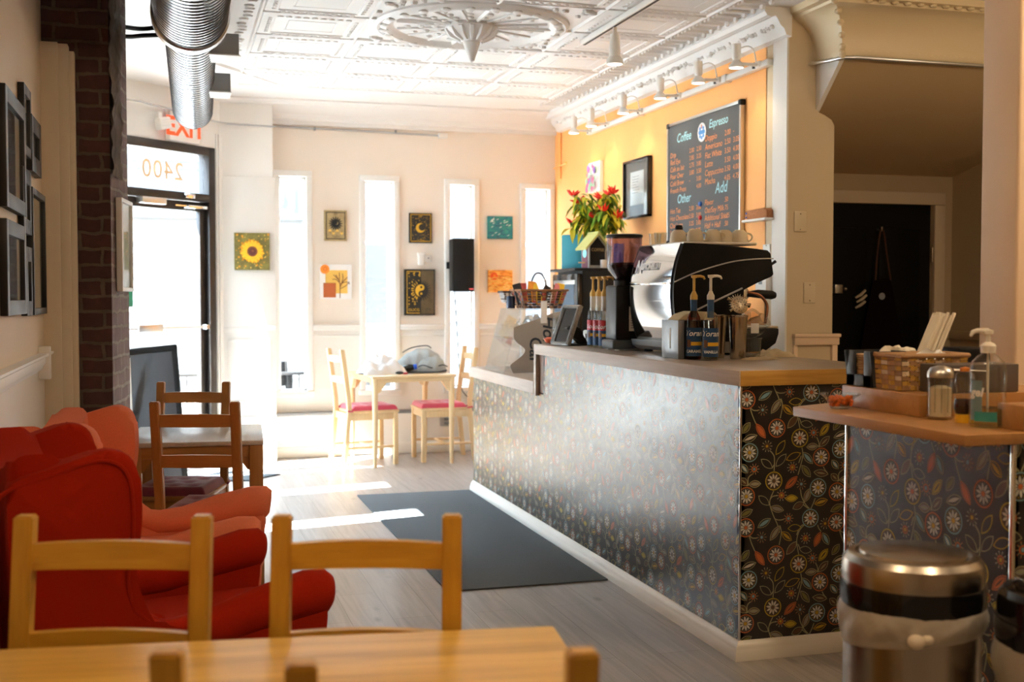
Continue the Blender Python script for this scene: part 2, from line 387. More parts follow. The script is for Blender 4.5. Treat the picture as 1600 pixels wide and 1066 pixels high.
# far wall, with four tall slit windows
WIN = [(0.845, 1.175, .515, 2.452), (1.58, 1.932, .515, 2.430), (2.335, 2.652, .52, 2.418), (3.035, 3.362, .52, 2.398)]
cs = 0.05
w = MB()
xs = [0.40] + [v for a, b, _, _ in WIN for v in (a + cs, b - cs)] + [XR + .12]
for i in range(0, len(xs), 2):
    w.m(1).box(xs[i], xs[i + 1], YF, YF + .16, 0, 1.12); w.m(0).box(xs[i], xs[i + 1], YF, YF + .16, 1.12, ZC)
for a, b, z0, z1 in WIN:
    w.m(1).box(a + cs, b - cs, YF, YF + .16, 0, z0 + cs); w.m(0).box(a + cs, b - cs, YF, YF + .16, z1 - cs, ZC)
struct('wall_far', w, ['cream', 'white'], smooth=0)
for i, (a, b, z0, z1) in enumerate(WIN):
    c = MB()
    for (x0, x1, za, zb) in ((a, a + cs, z0 + cs, z1 - cs), (b - cs, b, z0 + cs, z1 - cs)): c.box(x0, x1, YF - .025, YF + .01, za, zb, .006)
    c.box(a, b, YF - .025, YF + .01, z1 - cs, z1, .006); c.box(a - .01, b + .01, YF - .035, YF + .01, z0, z0 + cs, .008)
    r = struct('window_%d' % (i + 1), c, 'trim')
    f = MB()
    for (x0, x1, za, zb) in ((a + cs, a + cs + .014, z0 + cs, z1 - cs), (b - cs - .014, b - cs, z0 + cs, z1 - cs)): f.box(x0, x1, YF + .06, YF + .10, za, zb)
    f.box(a + cs, b - cs, YF + .06, YF + .10, z1 - cs - .014, z1 - cs); f.box(a + cs, b - cs, YF + .06, YF + .10, z0 + cs, z0 + cs + .014)
    obj('window_frame', f, 'trim', r)
    obj('window_glass', MB().box(a + cs + .014, b - cs - .014, YF + .077, YF + .080, z0 + cs + .014, z1 - cs - .014), 'pane', r, smooth=0)
t = MB()
for a, b in ((WIN[0][1], WIN[1][0]), (WIN[1][1], WIN[2][0]), (WIN[2][1], WIN[3][0])):
    t.box(a, b, YF - .02, YF + .01, 1.085, 1.125, .006); t.box(a, b, YF - .03, YF + .01, 1.115, 1.135, .005); t.box(a, b, YF - .012, YF + .01, 1.03, 1.045, .003)
struct('trim_1', t, 'trim')
# dark metal ledge at the foot of the upper wall, white plinth below
struct('trim_2', MB().box(0.40, XR, YF - .06, YF + .01, .355, .385, .004), 'greymetal')
struct('baseboard_far', MB().box(0.40, XR, YF - .05, YF + .01, 0, .355).box(.40, XR, YF - .065, YF, 0, .09, .008), 'white')
# cornice along the far wall and above the entry
prof = [(0, -.165), (-.035, -.165), (-.04, -.13), (-.075, -.12), (-.10, -.085), (-.17, -.06), (-.20, -.045), (-.28, -.035), (-.30, -.018), (-.36, -.012), (-.36, .01), (0, .01)]
struct('trim_3', MB().prism([(YF + p, ZC + q) for p, q in prof], 0, .35, XR), 'ceil', smooth=30)
# pilaster at the corner of the entry
p = MB().box(.40, .825, 9.85, YF, 0, ZC)
p.box(.385, .835, 9.835, YF, 1.085, 1.13, .006).box(.385, .84, 9.83, YF, 0, .385, .004).box(.39, .84, 9.838, YF, .385, 2.36, .003)
p.box(.45, .79, 9.83, 9.85, .50, .515).box(.45, .79, 9.83, 9.85, 1.01, 1.025).box(.45, .462, 9.83, 9.85, .50, 1.02).box(.778, .79, 9.83, 9.85, .50, 1.02)
struct('wall_corner', p, 'white')
# splayed entry wall, local frame: u along the wall from the pilaster, v outward, z up
EA = atan2(.692, .722)
EM = Matrix.Translation((.40, 9.85, 0)) @ Matrix.Rotation(pi + EA, 4, 'Z')     # local x -> along wall to the left/near
def ebox(mb, u0, u1, v0, v1, z0, z1, bev=0): return mb.box(u0, u1, v0, v1, z0, z1, bev, mtx=EM)
# local +y of EM points into the room's outside?  (rotated by pi+EA: local y -> (sin EA, -cos EA)) = inside-right; outside is -y
D0, D1 = .065, 1.20
e = MB(); ebox(e, -.02, D0, -.14, 0, 0, 2.58); ebox(e, D1, D1 + .02, -.14, 0, 0, 2.58); ebox(e, D1 + .02, 1.45, -.14, 0, 0, .30); ebox(e, -.02, 1.45, -.14, 0, 2.58, ZC)
e.m(1); ebox(e, -.01, .03, 0, .02, 0, 2.7); ebox(e, .035, .05, 0, .012, 0, 2.7)
struct('wall_entry', e, ['cream', 'trim'], smooth=0)
d = MB(); 
ebox(d, D0, D0 + .07, -.10, .012, 0, 2.58, .004); ebox(d, D1 - .07, D1, -.10, .012, 0, 2.58, .004)
ebox(d, D0, D1, -.10, .012, 2.51, 2.58, .004); ebox(d, D0, D1, -.10, .012, 2.14, 2.20, .004)
dr = struct('door_1', d, 'darkalu')
g = MB(); ebox(g, D0 + .07, D1 - .07, -.055, -.05, 2.20, 2.51); obj('transom_glass', g, 'pane', dr, smooth=0)
lf = MB()
ebox(lf, D0 + .075, D0 + .135, -.075, -.03, .02, 2.135, .003); ebox(lf, D1 - .135, D1 - .075, -.075, -.03, .02, 2.135, .003)
ebox(lf, D0 + .075, D1 - .075, -.075, -.03, 2.06, 2.135, .003); ebox(lf, D0 + .075, D1 - .075, -.075, -.03, .02, .20, .003)
leaf = obj('door_leaf', lf, 'darkalu', dr)
g = MB(); ebox(g, D0 + .135, D1 - .135, -.055, -.05, .20, 2.06); obj('door_glass', g, 'pane', leaf, smooth=0)
pb = MB(); ebox(pb, D0 + .10, D1 - .10, .0, .018, 1.125, 1.142, .004); ebox(pb, .66, .90, -.02, .035, 1.105, 1.165, .006); ebox(pb, D0 + .09, D0 + .12, -.03, .02, 1.115, 1.15)
obj('push_bar', pb, 'steel', leaf)
cl = MB(); ebox(cl, .62, .86, -.03, .045, 2.085, 2.135, .006); obj('door_closer', cl, 'steel', leaf)
ca = MB(); ebox(ca, .19, .40, -.03, .05, 2.075, 2.10, .006); ebox(ca, .36, .52, .015, .035, 2.085, 2.095); ebox(ca, .32, .42, 0, .05, 2.15, 2.19, .01); obj('closer_arm', ca, 'chrome', leaf)
nb = MB(); add_text(nb, '2400', .20, EM @ Matrix.Translation((.57, -.046, 2.355)) @ Matrix(((1, 0, 0, 0), (0, 0, 1, 0), (0, 1, 0, 0), (0, 0, 0, 1))), spacing=1.1)
obj('address_numerals', nb, mat('faded_orange_numerals', (.95, .62, .30), .6), dr, smooth=0)
gs = MB(); ebox(gs, .885, .925, -.049, -.047, 1.30, 1.42); obj('window_sticker', gs, mat('green_sticker', (.02, .22, .12), .5), leaf, smooth=0)

s7 = MB(); ebox(s7, D1 + .02, 1.42, -.07, -.03, .30, .34); ebox(s7, D1 + .02, 1.42, -.07, -.03, 2.54, 2.58); s7 = struct('window_7', s7, 'darkalu')
g = MB(); ebox(g, D1 + .02, 1.42, -.055, -.05, .34, 2.54); obj('window_glass', g, 'pane', s7, smooth=0)
cn = MB(); ebox(cn, -.10, 1.55, -.40, -.14, 2.62, 2.70); struct('sun_block_canopy', cn, 'darkalu', smooth=0)   # unseen canopy, added outside to block high sun through the transom
# left wall; beyond the brick pier it has two more slit windows
lw = MB()
LW = [(6.67, 6.93), (7.86, 8.11)]
ys = [-3.2, 6.67, 6.93, 7.86, 8.11, 8.86]
for i in range(0, 6, 2):
    lw.m(0).box(XL - .08, XL, ys[i], ys[i + 1], 1.10, ZC); lw.m(1).box(XL - .08, XL, ys[i], ys[i + 1], 0, 1.10)
for a, b in LW: lw.m(0).box(XL - .08, XL, a, b, 2.43, ZC); lw.m(1).box(XL - .08, XL, a, b, 0, .56)
struct('wall_left', lw, ['leftwall', 'wainscot'], smooth=0)
for i, (a, b) in enumerate(LW):
    c = MB().box(XL - .01, XL + .02, a - .05, a, .51, 2.48).box(XL - .01, XL + .02, b, b + .05, .51, 2.48).box(XL - .01, XL + .02, a, b, 2.43, 2.48).box(XL - .01, XL + .02, a, b, .51, .56)
    r = struct('window_%d' % (i + 5), c, 'trim')
    obj('window_glass', MB().box(XL - .045, XL - .042, a, b, .56, 2.43), 'pane', r, smooth=0)
ch = MB()
ch.prism([(XL - .005, 1.045), (XL + .015, 1.045), (XL + .02, 1.06), (XL + .03, 1.075), (XL + .03, 1.10), (XL + .045, 1.11), (XL + .045, 1.12), (XL - .005, 1.12)], 1, -3.1, 5.93)
ch.box(XL - .005, XL + .05, 5.70, 5.75, 1.0, 1.15, .004)
struct('trim_4', ch, 'trim')
struct('trim_5', MB().box(XL - .01, -.50, 5.95, 6.03, 0, 2.585, .004).box(-.505, -.455, 5.955, 6.03, 0, 2.58, .004).box(-.46, -.428, 5.975, 6.03, 0, 2.55, .004), mat('cream_trim', (.70, .60, .46), .45))
struct('baseboard_left', MB().box(XL, XL + .02, -3.1, 5.93, 0, .12, .004), 'trim')
# brick pier with a weathered timber on its returning side
br = MB().m(0).box(XL, -.275, 6.03, 6.10, 0, ZC)
br.m(1).prism([(XL, 6.04), (-.276, 6.04), (-.212, 6.56), (XL, 6.56)], 2, 0, ZC)
struct('wall_brick', br, ['brick', 'brickside'], smooth=0)
bm2 = MB(); random.seed(4)
def beam(u, v):
    y = 6.02 + .30 * u; z = 1.97 + (ZC - 1.97) * v
    x = -.276 + .064 * (y - 6.03) / .53 + .012 + .010 * sin(23 * v + 5 * u) * sin(41 * v) + .006 * sin(90 * u + 7 * v)
    return (x, y, z)
bm2.grid(beam, 10, 60, thick=.03)
struct('trim_6', bm2, 'beam')
# orange wall and the post that ends it
struct('wall_right', MB().box(XR, XR + .12, 6.18, YF, 0, ZC), 'orange', smooth=0)
po = MB().m(1).box(XR - .012, XR, 5.93, 6.09, 0, ZC).m(0).box(XR, 3.664, 5.93, 6.19, 0, 2.36).box(XR, 3.56, 5.93, 6.19, 2.36, ZC)
po.m(0).prism([(3.56, 2.43), (3.60, 2.415), (3.645, 2.39), (3.664, 2.36), (3.56, 2.36)], 1, 5.93, 6.19)
struct('wall_post', po, ['beige', 'white'], smooth=0)
struct('trim_7', MB().box(3.41, 3.70, 5.905, 5.935, 1.10, 1.165, .006).box(3.405, 3.705, 5.895, 5.935, 1.145, 1.165, .005).box(3.41, 3.435, 5.915, 5.935, 0, 1.10, .003).box(3.655, 3.69, 5.91, 5.935, 0, 1.10, .003), 'column')
# bulkhead over the back hall, its embossed cove, the sloping soffit below
cv = MB()
covp = [(0, -.305), (-.012, -.305), (-.02, -.29), (-.02, -.26), (-.028, -.20), (-.05, -.14), (-.09, -.09), (-.135, -.062), (-.15, -.055), (-.155, -.04), (-.19, -.035), (-.195, 0.0), (0, 0)]
BX, BY = 3.55, 5.66
cv.box(BX, 6.1, BY, 6.19, 2.695, ZC)
cv.rings([[(BX + p, 6.0, ZC + q) for p, q in covp], [(BX + p, BY + p, ZC + q) for p, q in covp], [(6.1, BY + p, ZC + q) for p, q in covp]])
for k in range(9): cv.sph((BX - .012, BY + .02 + k * .036, ZC - .275), (.010, .014, .012), 6, 5)
for k in range(60): cv.sph((BX + .03 + k * .04, BY - .012, ZC - .275), (.014, .010, .012), 6, 5)
for k in range(7):
    t_ = k / 6; i_ = int(t_ * 7); p, q = covp[1 + i_]; cv.sph((BX + p - .004, BY + p - .004, ZC + q), (.020, .020, .018), 8, 6)
for k in range(30): cv.sph((BX + .05 + k * .08, BY - .165, ZC - .04), (.024, .016, .014), 6, 5)
struct('trim_8', cv, mat('bulkhead_paint', (.72, .60, .40), .4))
struct('trim_9', MB().tube(([(3.50, 5.93, 2.70), (3.52, 5.80, 2.69), (3.545, 5.66, 2.685), (3.62, 5.635, 2.685), (6.0, 5.635, 2.685)]), .011), 'galv')
struct('trim_10', MB().prism([(5.665, 2.697), (6.0, 2.697), (6.0, 2.39), (5.93, 2.44)], 0, BX - .006, BX + .02), 'trim', smooth=0)
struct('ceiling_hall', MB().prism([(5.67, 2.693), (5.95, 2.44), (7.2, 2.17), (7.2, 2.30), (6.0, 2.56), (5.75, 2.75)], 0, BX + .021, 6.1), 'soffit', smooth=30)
hb = MB()
hb.box(XR + .03, 4.20, 7.0, 7.1, 0, 2.3); hb.box(5.115, 6.1, 7.0, 7.1, 0, 2.3); hb.box(4.2, 5.115, 7.0, 7.1, 2.015, 2.3)
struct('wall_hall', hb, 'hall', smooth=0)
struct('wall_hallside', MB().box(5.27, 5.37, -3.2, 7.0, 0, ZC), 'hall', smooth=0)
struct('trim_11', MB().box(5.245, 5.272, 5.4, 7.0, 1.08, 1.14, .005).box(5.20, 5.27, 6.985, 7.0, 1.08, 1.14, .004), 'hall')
dd = MB(); dd.box(4.2, 5.115, 7.03, 7.07, .005, 2.015)
for (a, b) in ((4.28, 4.60), (4.70, 5.03)):
    for (z0, z1) in ((.2, .85), (1.0, 1.85)): dd.box(a, b, 7.02, 7.04, z0, z1, .012)
d2 = struct('door_2', dd, mat('black_door_paint', (.004, .0036, .0032), .6, spec=.15))
fr = MB().box(5.115, 5.20, 6.975, 7.0, 0, 2.014, .006).box(4.12, 5.20, 6.975, 7.0, 2.015, 2.10, .006)
obj('door_frame', fr, mat('hall_trim', (.55, .46, .34), .45), d2)
obj('door_latch', MB().box(4.34, 4.40, 6.99, 7.03, 1.40, 1.46, .004).cyl((4.41, 7.0, 1.43), (4.43, 7.0, 1.43), .012), 'steel', d2)
obj('door_hinge', MB().cyl((5.112, 7.0, 1.62), (5.112, 7.0, 1.72), .010), 'darksteel', d2)
# round-cornered column at the right
struct('wall_column', MB().box(2.75, 3.20, 3.31, 3.50, 0, ZC, .012, 3).box(2.735, 3.215, 3.295, 3.515, 1.0, 1.045, .008).box(2.74, 3.21, 3.30, 3.51, 1.045, 1.07, .008).box(2.735, 3.215, 3.295, 3.515, 2.66, 2.70, .01).box(2.70, 3.25, 3.26, 3.55, 2.70, ZC, .03), 'column')
# walls behind the camera
struct('wall_back', MB().box(-.7, 5.3, -3.2, -3.1, 0, ZC), 'leftwall', smooth=0)

# ---------------- embossed tin ceiling
PX, PY = .62, .583
GX = [.51 + PX * i for i in range(5)]; GY0 = 9.11
c = MB()
c.prism([(-.66, -3.2), (6.2, -3.2), (6.2, 10.26), (.35, 10.26), (-.66, 9.1)], 2, ZC, ZC + .08)
rnd = random.Random(2)
def ridge(a, b, wd, h):
    (x0, y0), (x1, y1) = a, b; L = hypot(x1 - x0, y1 - y0); nx, ny = -(y1 - y0) / L * wd, (x1 - x0) / L * wd
    z = ZC - h
    V = [c.bm.verts.new(q) for q in ((x0 + nx, y0 + ny, ZC), (x0 + nx * .35, y0 + ny * .35, z), (x0 - nx * .35, y0 - ny * .35, z), (x0 - nx, y0 - ny, ZC), (x1 + nx, y1 + ny, ZC), (x1 + nx * .35, y1 + ny * .35, z), (x1 - nx * .35, y1 - ny * .35, z), (x1 - nx, y1 - ny, ZC))]
    for q in ((0, 1, 5, 4), (1, 2, 6, 5), (2, 3, 7, 6)): c.bm.faces.new([V[i] for i in q])
def frustum(x0, x1, y0, y1, prof):
    R = [[(x0 + i, y0 + i, ZC - h), (x1 - i, y0 + i, ZC - h), (x1 - i, y1 - i, ZC - h), (x0 + i, y1 - i, ZC - h)] for i, h in prof]
    c.rings(R, caps=False)
    i, h = prof[-1]; c.poly(R[-1])
rows = [GY0 - PY * j for j in range(20)]
for i in range(4):
    for j in range(19):
        x0, x1, y1, y0 = GX[i], GX[i + 1], rows[j], rows[j + 1]
        if i in (1, 2) and j in (3, 4): continue            # the medallion's place
        frustum(x0 + .012, x1 - .012, y0 + .012, y1 - .012, [(0, 0), (.006, .008), (.03, .014), (.075, .017), (.08, .011), (.15, .011), (.153, .008), (.16, .008), (.163, .011)])
        if i == 0 and j == 0: pass
        if j < 9:
            for k in range(9):
                t_ = (k + .5) / 9
                for yy in (y0 + .062, y1 - .062):
                    c.sph((x0 + .09 + (PX - .18) * t_, yy, ZC - .015), (.020, .014, .009), 6, 4)
            for k in range(8):
                t_ = (k + .5) / 8
                for xx in (x0 + .062, x1 - .062):
                    c.sph((xx, y0 + .09 + (PY - .18) * t_, ZC - .015), (.013, .019, .009), 6, 4)
for x in GX: ridge((x, GY0), (x, -2.0), .014, .015)
for y in rows: ridge((GX[0], y), (GX[-1], y), .011, .014)
ridge((.20, 8.22), (.84, 9.09), .014, .02); ridge((GX[0], GY0 + .001), (2.99, GY0 + .001), .014, .02)
# ribbed border on the right, stamped strips, drop moulding
for k in range(60):
    y = 9.4 - .105 * k
    ridge((3.03, y), (3.17, y - .005), .010, .014)
    if k < 36:
        c.sph((3.015, y - .03, ZC - .006), (.014, .02, .02), 6, 4); c.sph((3.02, y + .03, ZC - .006), (.012, .018, .016), 6, 4); c.sph((3.18, y - .04, ZC - .006), (.016, .022, .022), 6, 4)
c.prism([(3.20, ZC), (3.20, ZC - .03), (3.215, ZC - .05), (3.24, ZC - .058), (3.265, ZC - .05), (3.275, ZC - .06), (3.30, ZC - .10), (3.32, ZC - .115), (3.335, ZC - .15), (XR, ZC - .16), (XR, ZC)], 1, 5.9, 9.95)
for k in range(150):
    y = 5.95 + k * .026; c.sph((3.298 + rnd.uniform(-.012, .012), y, ZC - .085 + rnd.uniform(-.012, .006)), (.016, .011, .014), 6, 4)
# stamped border on the left
for k in range(46):
    for m_ in range(4):
        c.sph((.04 + m_ * .13 + rnd.uniform(-.02, .02), 8.2 - k * .09 + rnd.uniform(-.02, .02), ZC - .002), (.03, .022, .012), 6, 4)
struct('ceiling', c, 'ceil', smooth=35)
# medallion with its drop finial
md = thing('ceiling_medallion', 'large round embossed white medallion in the middle of the tin ceiling', 'ceiling medallion', (1.75, 6.83, ZC))
rg = MB()
rg.lathe([(.585, 0), (.585, -.012), (.565, -.026), (.545, -.018), (.535, -.026), (.51, -.032), (.49, -.02), (.48, -.008), (.465, 0)], seg=72)
for k in range(24):
    a = 2 * pi * k / 24; rg.sph((.527 * cos(a), .527 * sin(a), -.028), (.03, .03, .012), 8, 5)
obj('moulded_ring', rg, 'ceil', md)
sp = MB()
for k in range(16):
    a = 2 * pi * k / 16; A = Matrix.Rotation(a, 4, 'Z')
    sp.box(.13, .455, -.006, .006, -.012, .002, .003, mtx=A)
    for r_ in (.22, .30, .38):
        q = A @ Vector((r_, .035 * r_ / .3, -.003)); sp.sph(q, (.022, .022, .010), 6, 4)
obj('radial_ribs', sp, 'ceil', md)
for sx in (-1, 1):
    for sy in (-1, 1):
        lfm = MB()
        for k in range(26):
            a = rnd.uniform(0, pi / 2); r_ = rnd.uniform(.63, .78)
            x, y = r_ * cos(a), r_ * sin(a)
            if x < .6 and y < .565: lfm.sph((sx * x, sy * y, -.004), (rnd.uniform(.015, .03), rnd.uniform(.012, .025), .016), 6, 4)
        obj('corner_scroll', lfm, 'ceil', md)
cup = MB()
cup.lathe([(.155, 0), (.16, -.02), (.15, -.035), (.12, -.06), (.075, -.085), (.045, -.10), (0, -.10)], seg=40)
for k in range(14):
    a = 2 * pi * k / 14
    cup.tube([(.15 * cos(a), .15 * sin(a), -.02), (.125 * cos(a), .125 * sin(a), -.062), (.07 * cos(a), .07 * sin(a), -.092)], [.02, .017, .008], 6)
obj('leafy_cup', cup, 'ceil', md)
obj('drop_finial', MB().lathe([(.035, -.09), (.052, -.10), (.050, -.11), (.030, -.17), (.018, -.205), (.008, -.215), (0, -.217)], seg=24), 'ceil', md)

# ---------------- outside, seen through the panes
M['ground'] = mat('pavement', (.52, .50, .47), .8, noise=.08, nscale=2)
M['siding'] = mat('grey_siding', (.048, .047, .046), .6)
M['sidegrey'] = mat('grey_shingle', (.03, .035, .04), .7)
struct('ground', MB().box(-30, 30, -10, 45, -.30, -.12), 'ground')
hs = thing('house', 'long grey clapboard building across the street, seen through door and slit windows', 'house', (4.0, 19.0, -.12))
sd = MB()
for k in range(34): sd.prism([(0.0, .18 * k), (-.03, .18 * k), (-.008, .18 * (k + 1)), (0.0, .18 * (k + 1))], 0, -19, 6.0)
sd.box(-19, 6, 0, 5, 0, 6.1)
obj('siding', sd, 'siding', hs, smooth=0)
sg = MB().box(-6.3, -1.2, -.10, -.02, 2.72, 3.45); obj('sign_board', sg, mat('slate_blue_board', (.022, .028, .031), .6), hs, smooth=0)
tx = MB(); add_text(tx, '2401', .50, frame_mtx((-2.5, -.115, 3.07), (1, 0, 0), (0, 0, 1)), bold=.012); obj('sign_numerals', tx, mat('white_numerals', (.5, .5, .5), .5), hs, smooth=0)
for x, z0, z1, w_ in ((-3.78, 1.40, 1.90, .17), (-1.0, 1.0, 2.4, .5), (2.0, 1.0, 2.4, .5), (-9.0, 1.0, 2.4, .5), (-13.0, 1.0, 2.4, .5)):
    wn = obj('window', MB().box(x - w_, x + w_, -.06, .0, z0, z1, .02), 'trim', hs); obj('pane', MB().box(x - w_ * .84, x + w_ * .84, -.07, -.05, z0 + .05, z1 - .05), mat('house_pane', (.02, .02, .022), .3) if 'house_pane' not in bpy.data.materials else bpy.data.materials['house_pane'], wn)
obj('roof', MB().prism([(-.5, 6.0), (5.5, 6.0), (2.5, 8.4)], 0, -19.3, 6.3), 'sidegrey', hs, smooth=0)
# ============================================================ PATTERNED PANELS
# flower pattern repeat, in units of 0.541 mm, x right, y down (one repeat: 720 x 900)
FLO = [(68, 10, 'o', 'b'), (305, 217, 'o', 'b'), (487, 293, 'y', 'o'), (93, 382, 'b', 'y'), (660, 435, 'o', 'y'), (284, 590, 'y', 'g'), (637, 653, 'b', 'y'), (70, 690, 'o', 'y'), (577, 870, 'b', 'o')]
SUN_ = [(192, 85), (540, 112), (597, 258), (228, 342), (130, 500), (430, 500), (502, 622), (346, 695), (402, 863), (697, 15)]
LEA = [((258, 112), (335, 10), 'g'), ((350, 55), (428, 122), 'Y'), ((398, 35), (503, 30), 'y'), ((388, 220), (470, 130), 'g'), ((490, 185), (590, 205), 'W'), ((612, 178), (662, 72), 'o'),
       ((678, 80), (728, 170), 'b'), ((142, 180), (215, 285), 'o'), ((38, 300), (150, 262), 'W'), ((35, 245), (95, 170), 'v'), ((298, 405), (370, 305), 'y'), ((182, 432), (272, 500), 'b'),
       ((298, 488), (380, 402), 'n'), ((380, 445), (495, 400), 'Y'), ((512, 395), (592, 480), 'b'), ((505, 488), (575, 575), 'v'), ((375, 650), (470, 565), 'o'), ((648, 282), (722, 198), 'y'),
       ((645, 360), (725, 288), 'n'), ((540, 360), (635, 355), 'g'), ((600, 540), (718, 560), 'n'), ((25, 460), (80, 525), 'b'), ((20, 560), (78, 610), 'n'), ((88, 605), (183, 605), 'g'),
       ((20, 830), (120, 785), 'v'), ((165, 690), (250, 760), 'P'), ((258, 775), (365, 803), 'g'), ((160, 915), (262, 855), 'b'), ((375, 720), (475, 720), 'y'), ((435, 795), (525, 755), 'n'),
       ((530, 752), (572, 655), 'g'), ((610, 770), (715, 745), 'Y')]
STM = [[(93, 65), (112, 120), (140, 180)], [(95, 65), (120, 86), (158, 88)], [(335, 10), (347, 60), (330, 148)], [(285, 520), (288, 460), (283, 410), (250, 372)], [(530, 15), (490, 55), (470, 120), (475, 170), (487, 225)],
       [(505, 362), (512, 420), (495, 490), (475, 555)], [(284, 660), (258, 715), (255, 760), (285, 840), (315, 900), (333, 960)], [(256, 720), (275, 700), (315, 694)], [(295, 860), (325, 870), (365, 868)],
       [(497, 660), (505, 710), (535, 765), (570, 802)], [(615, 728), (600, 765), (580, 802)], [(622, 292), (640, 330), (640, 366)], [(678, 505), (692, 530), (712, 552)], [(84, 612), (82, 570), (92, 550), (112, 536)],
       [(637, 22), (645, 45), (665, 70)], [(268, 500), (290, 470)], [(480, 470), (500, 420)], [(522, 912), (492, 932), (468, 985)], [(90, 610), (70, 615)], [(480, 150), (495, 180)], [(560, 800), (520, 770)]]
PCOL = {'o': (.55, .13, .03), 'y': (.50, .36, .02), 'b': (.20, .38, .43), 'g': (.26, .25, .19), 'W': (.62, .58, .48), 'Y': (.55, .33, .02), 'v': (.18, .17, .04), 'n': (.10, .045, .02), 'P': (.55, .38, .27), 'k': (.008, .006, .005), 's': (.33, .32, .17), 'w': (.64, .64, .58)}
PKEY = ['k', 'o', 'y', 'b', 'g', 'W', 'Y', 'v', 'n', 'P', 's', 'w']
for k in PKEY: M['pat_' + k] = mat('pattern_' + {'k': 'ground', 'o': 'orange', 'y': 'yellow', 'b': 'blue', 'g': 'grey', 'W': 'cream', 'Y': 'gold', 'v': 'olive', 'n': 'brown', 'P': 'pink', 's': 'stem', 'w': 'petal'}[k], PCOL[k], 0.33, spec=0.9, coat=0.4, coat_rough=0.26)
def _disc(cx, cy, r, n, k): return ([(cx + r * cos(2 * pi * i / n), cy + r * sin(2 * pi * i / n)) for i in range(n)], k)
def _ring(cx, cy, r0, r1, n, k):
    o = []
    for i in range(n):
        a, b = 2 * pi * i / n, 2 * pi * (i + 1) / n
        o.append(([(cx + r0 * cos(a), cy + r0 * sin(a)), (cx + r1 * cos(a), cy + r1 * sin(a)), (cx + r1 * cos(b), cy + r1 * sin(b)), (cx + r0 * cos(b), cy + r0 * sin(b))], k))
    return o
def _lens(p, q, wd, k):
    L = hypot(q[0] - p[0], q[1] - p[1]); tx, ty = (q[0] - p[0]) / L, (q[1] - p[1]) / L; nx, ny = -ty, tx; pts = []
    for s_ in (1, -1):
        rng = range(0, 7) if s_ == 1 else range(6, 0, -1)
        for i in rng:
            t_ = i / 6; h = wd * sin(pi * t_) ** .8 * s_ if 0 < t_ < 1 else 0
            pts.append((p[0] + tx * L * t_ + nx * h, p[1] + ty * L * t_ + ny * h))
    # drop doubled tip
    return (pts, k)
def _stroke(pts, wd, k):
    o = []
    for (a, b) in zip(pts[:-1], pts[1:]):
        L = hypot(b[0] - a[0], b[1] - a[1]); nx, ny = -(b[1] - a[1]) / L * wd, (b[0] - a[0]) / L * wd
        o.append(([(a[0] + nx, a[1] + ny), (b[0] + nx, b[1] + ny), (b[0] - nx, b[1] - ny), (a[0] - nx, a[1] - ny)], k))
    return o
def smooth_line(p, n=4):
    out = []
    for i in range(len(p) - 1):
        p0 = p[max(i - 1, 0)]; p1 = p[i]; p2 = p[i + 1]; p3 = p[min(i + 2, len(p) - 1)]
        for j in range(n):
            t_ = j / n
            out.append(tuple(.5 * (2 * p1[d] + (p2[d] - p0[d]) * t_ + (2 * p0[d] - 5 * p1[d] + 4 * p2[d] - p3[d]) * t_ ** 2 + (-p0[d] + 3 * p1[d] - 3 * p2[d] + p3[d]) * t_ ** 3) for d in range(len(p1))))
    return out + [tuple(p[-1])]
def pattern_tile():
    L0, L1, L2 = [], [], []
    for s_ in STM: L0 += _stroke(smooth_line(s_), 3.6, 's')
    for (x, y, ring, cen) in FLO:
        L1 += _ring(x, y, 60, 67, 22, {'o': 'o', 'y': 'y', 'b': 'b'}[ring])
        L1 += _ring(x, y, 54, 57, 18, 'n')
        for i in range(10):
            a = 2 * pi * i / 10 + .2
            L1.append(_lens((x + 12 * cos(a), y + 12 * sin(a)), (x + 53 * cos(a), y + 53 * sin(a)), 7.5, 'w' if ring != 'y' else 'W'))
            a2 = a + pi / 10; L1.append(_disc(x + 49 * cos(a2), y + 49 * sin(a2), 3.5, 5, {'o': 'b', 'y': 'n', 'b': 'y'}[ring]))
        L2.append(_disc(x, y, 13, 10, {'b': 'o', 'y': 'Y', 'o': 'o', 'g': 'n'}[cen])); 
    for i, (x, y) in enumerate(SUN_):
        L1 += _ring(x, y, 15, 22, 12, 'o' if i % 3 else 'n'); L1.append(_disc(x, y, 11, 8, 'Y' if i % 2 else 'b'))
        for j in range(10):
            a = 2 * pi * j / 10; L1 += _stroke([(x + 24 * cos(a), y + 24 * sin(a)), (x + 36 * cos(a), y + 36 * sin(a))], 2.2, 's'); L1.append(_disc(x + 38 * cos(a), y + 38 * sin(a), 3.4, 5, 'W' if i % 2 else 'o'))
    for (p, q, k) in LEA:
        d = ((q[0] - p[0]), (q[1] - p[1])); sc = lambda t_: (p[0] + d[0] * t_, p[1] + d[1] * t_)
        L1.append(_lens(sc(-.02), sc(1.02), 27, 's' if k in 'gnvWPb' else k))
        L2.append(_lens(sc(.05), sc(.95), 22.5, {'g': 'n', 'b': 'k', 'o': 'n', 'y': 'k', 'W': 'k', 'Y': 'k', 'v': 'k', 'n': 'k', 'P': 'k'}[k]))
        L2.append(_lens(sc(.10), sc(.90), {'g': 14, 'b': 13, 'o': 18, 'y': 19, 'W': 10, 'Y': 11, 'v': 14, 'n': 16, 'P': 12}[k], k))
        if k in 'oygbn': L2.append(_lens(sc(.20), sc(.80), 5, {'o': 'n', 'y': 'k', 'g': 's', 'b': 'W', 'n': 's'}[k]))
    return [L0, L1, L2]
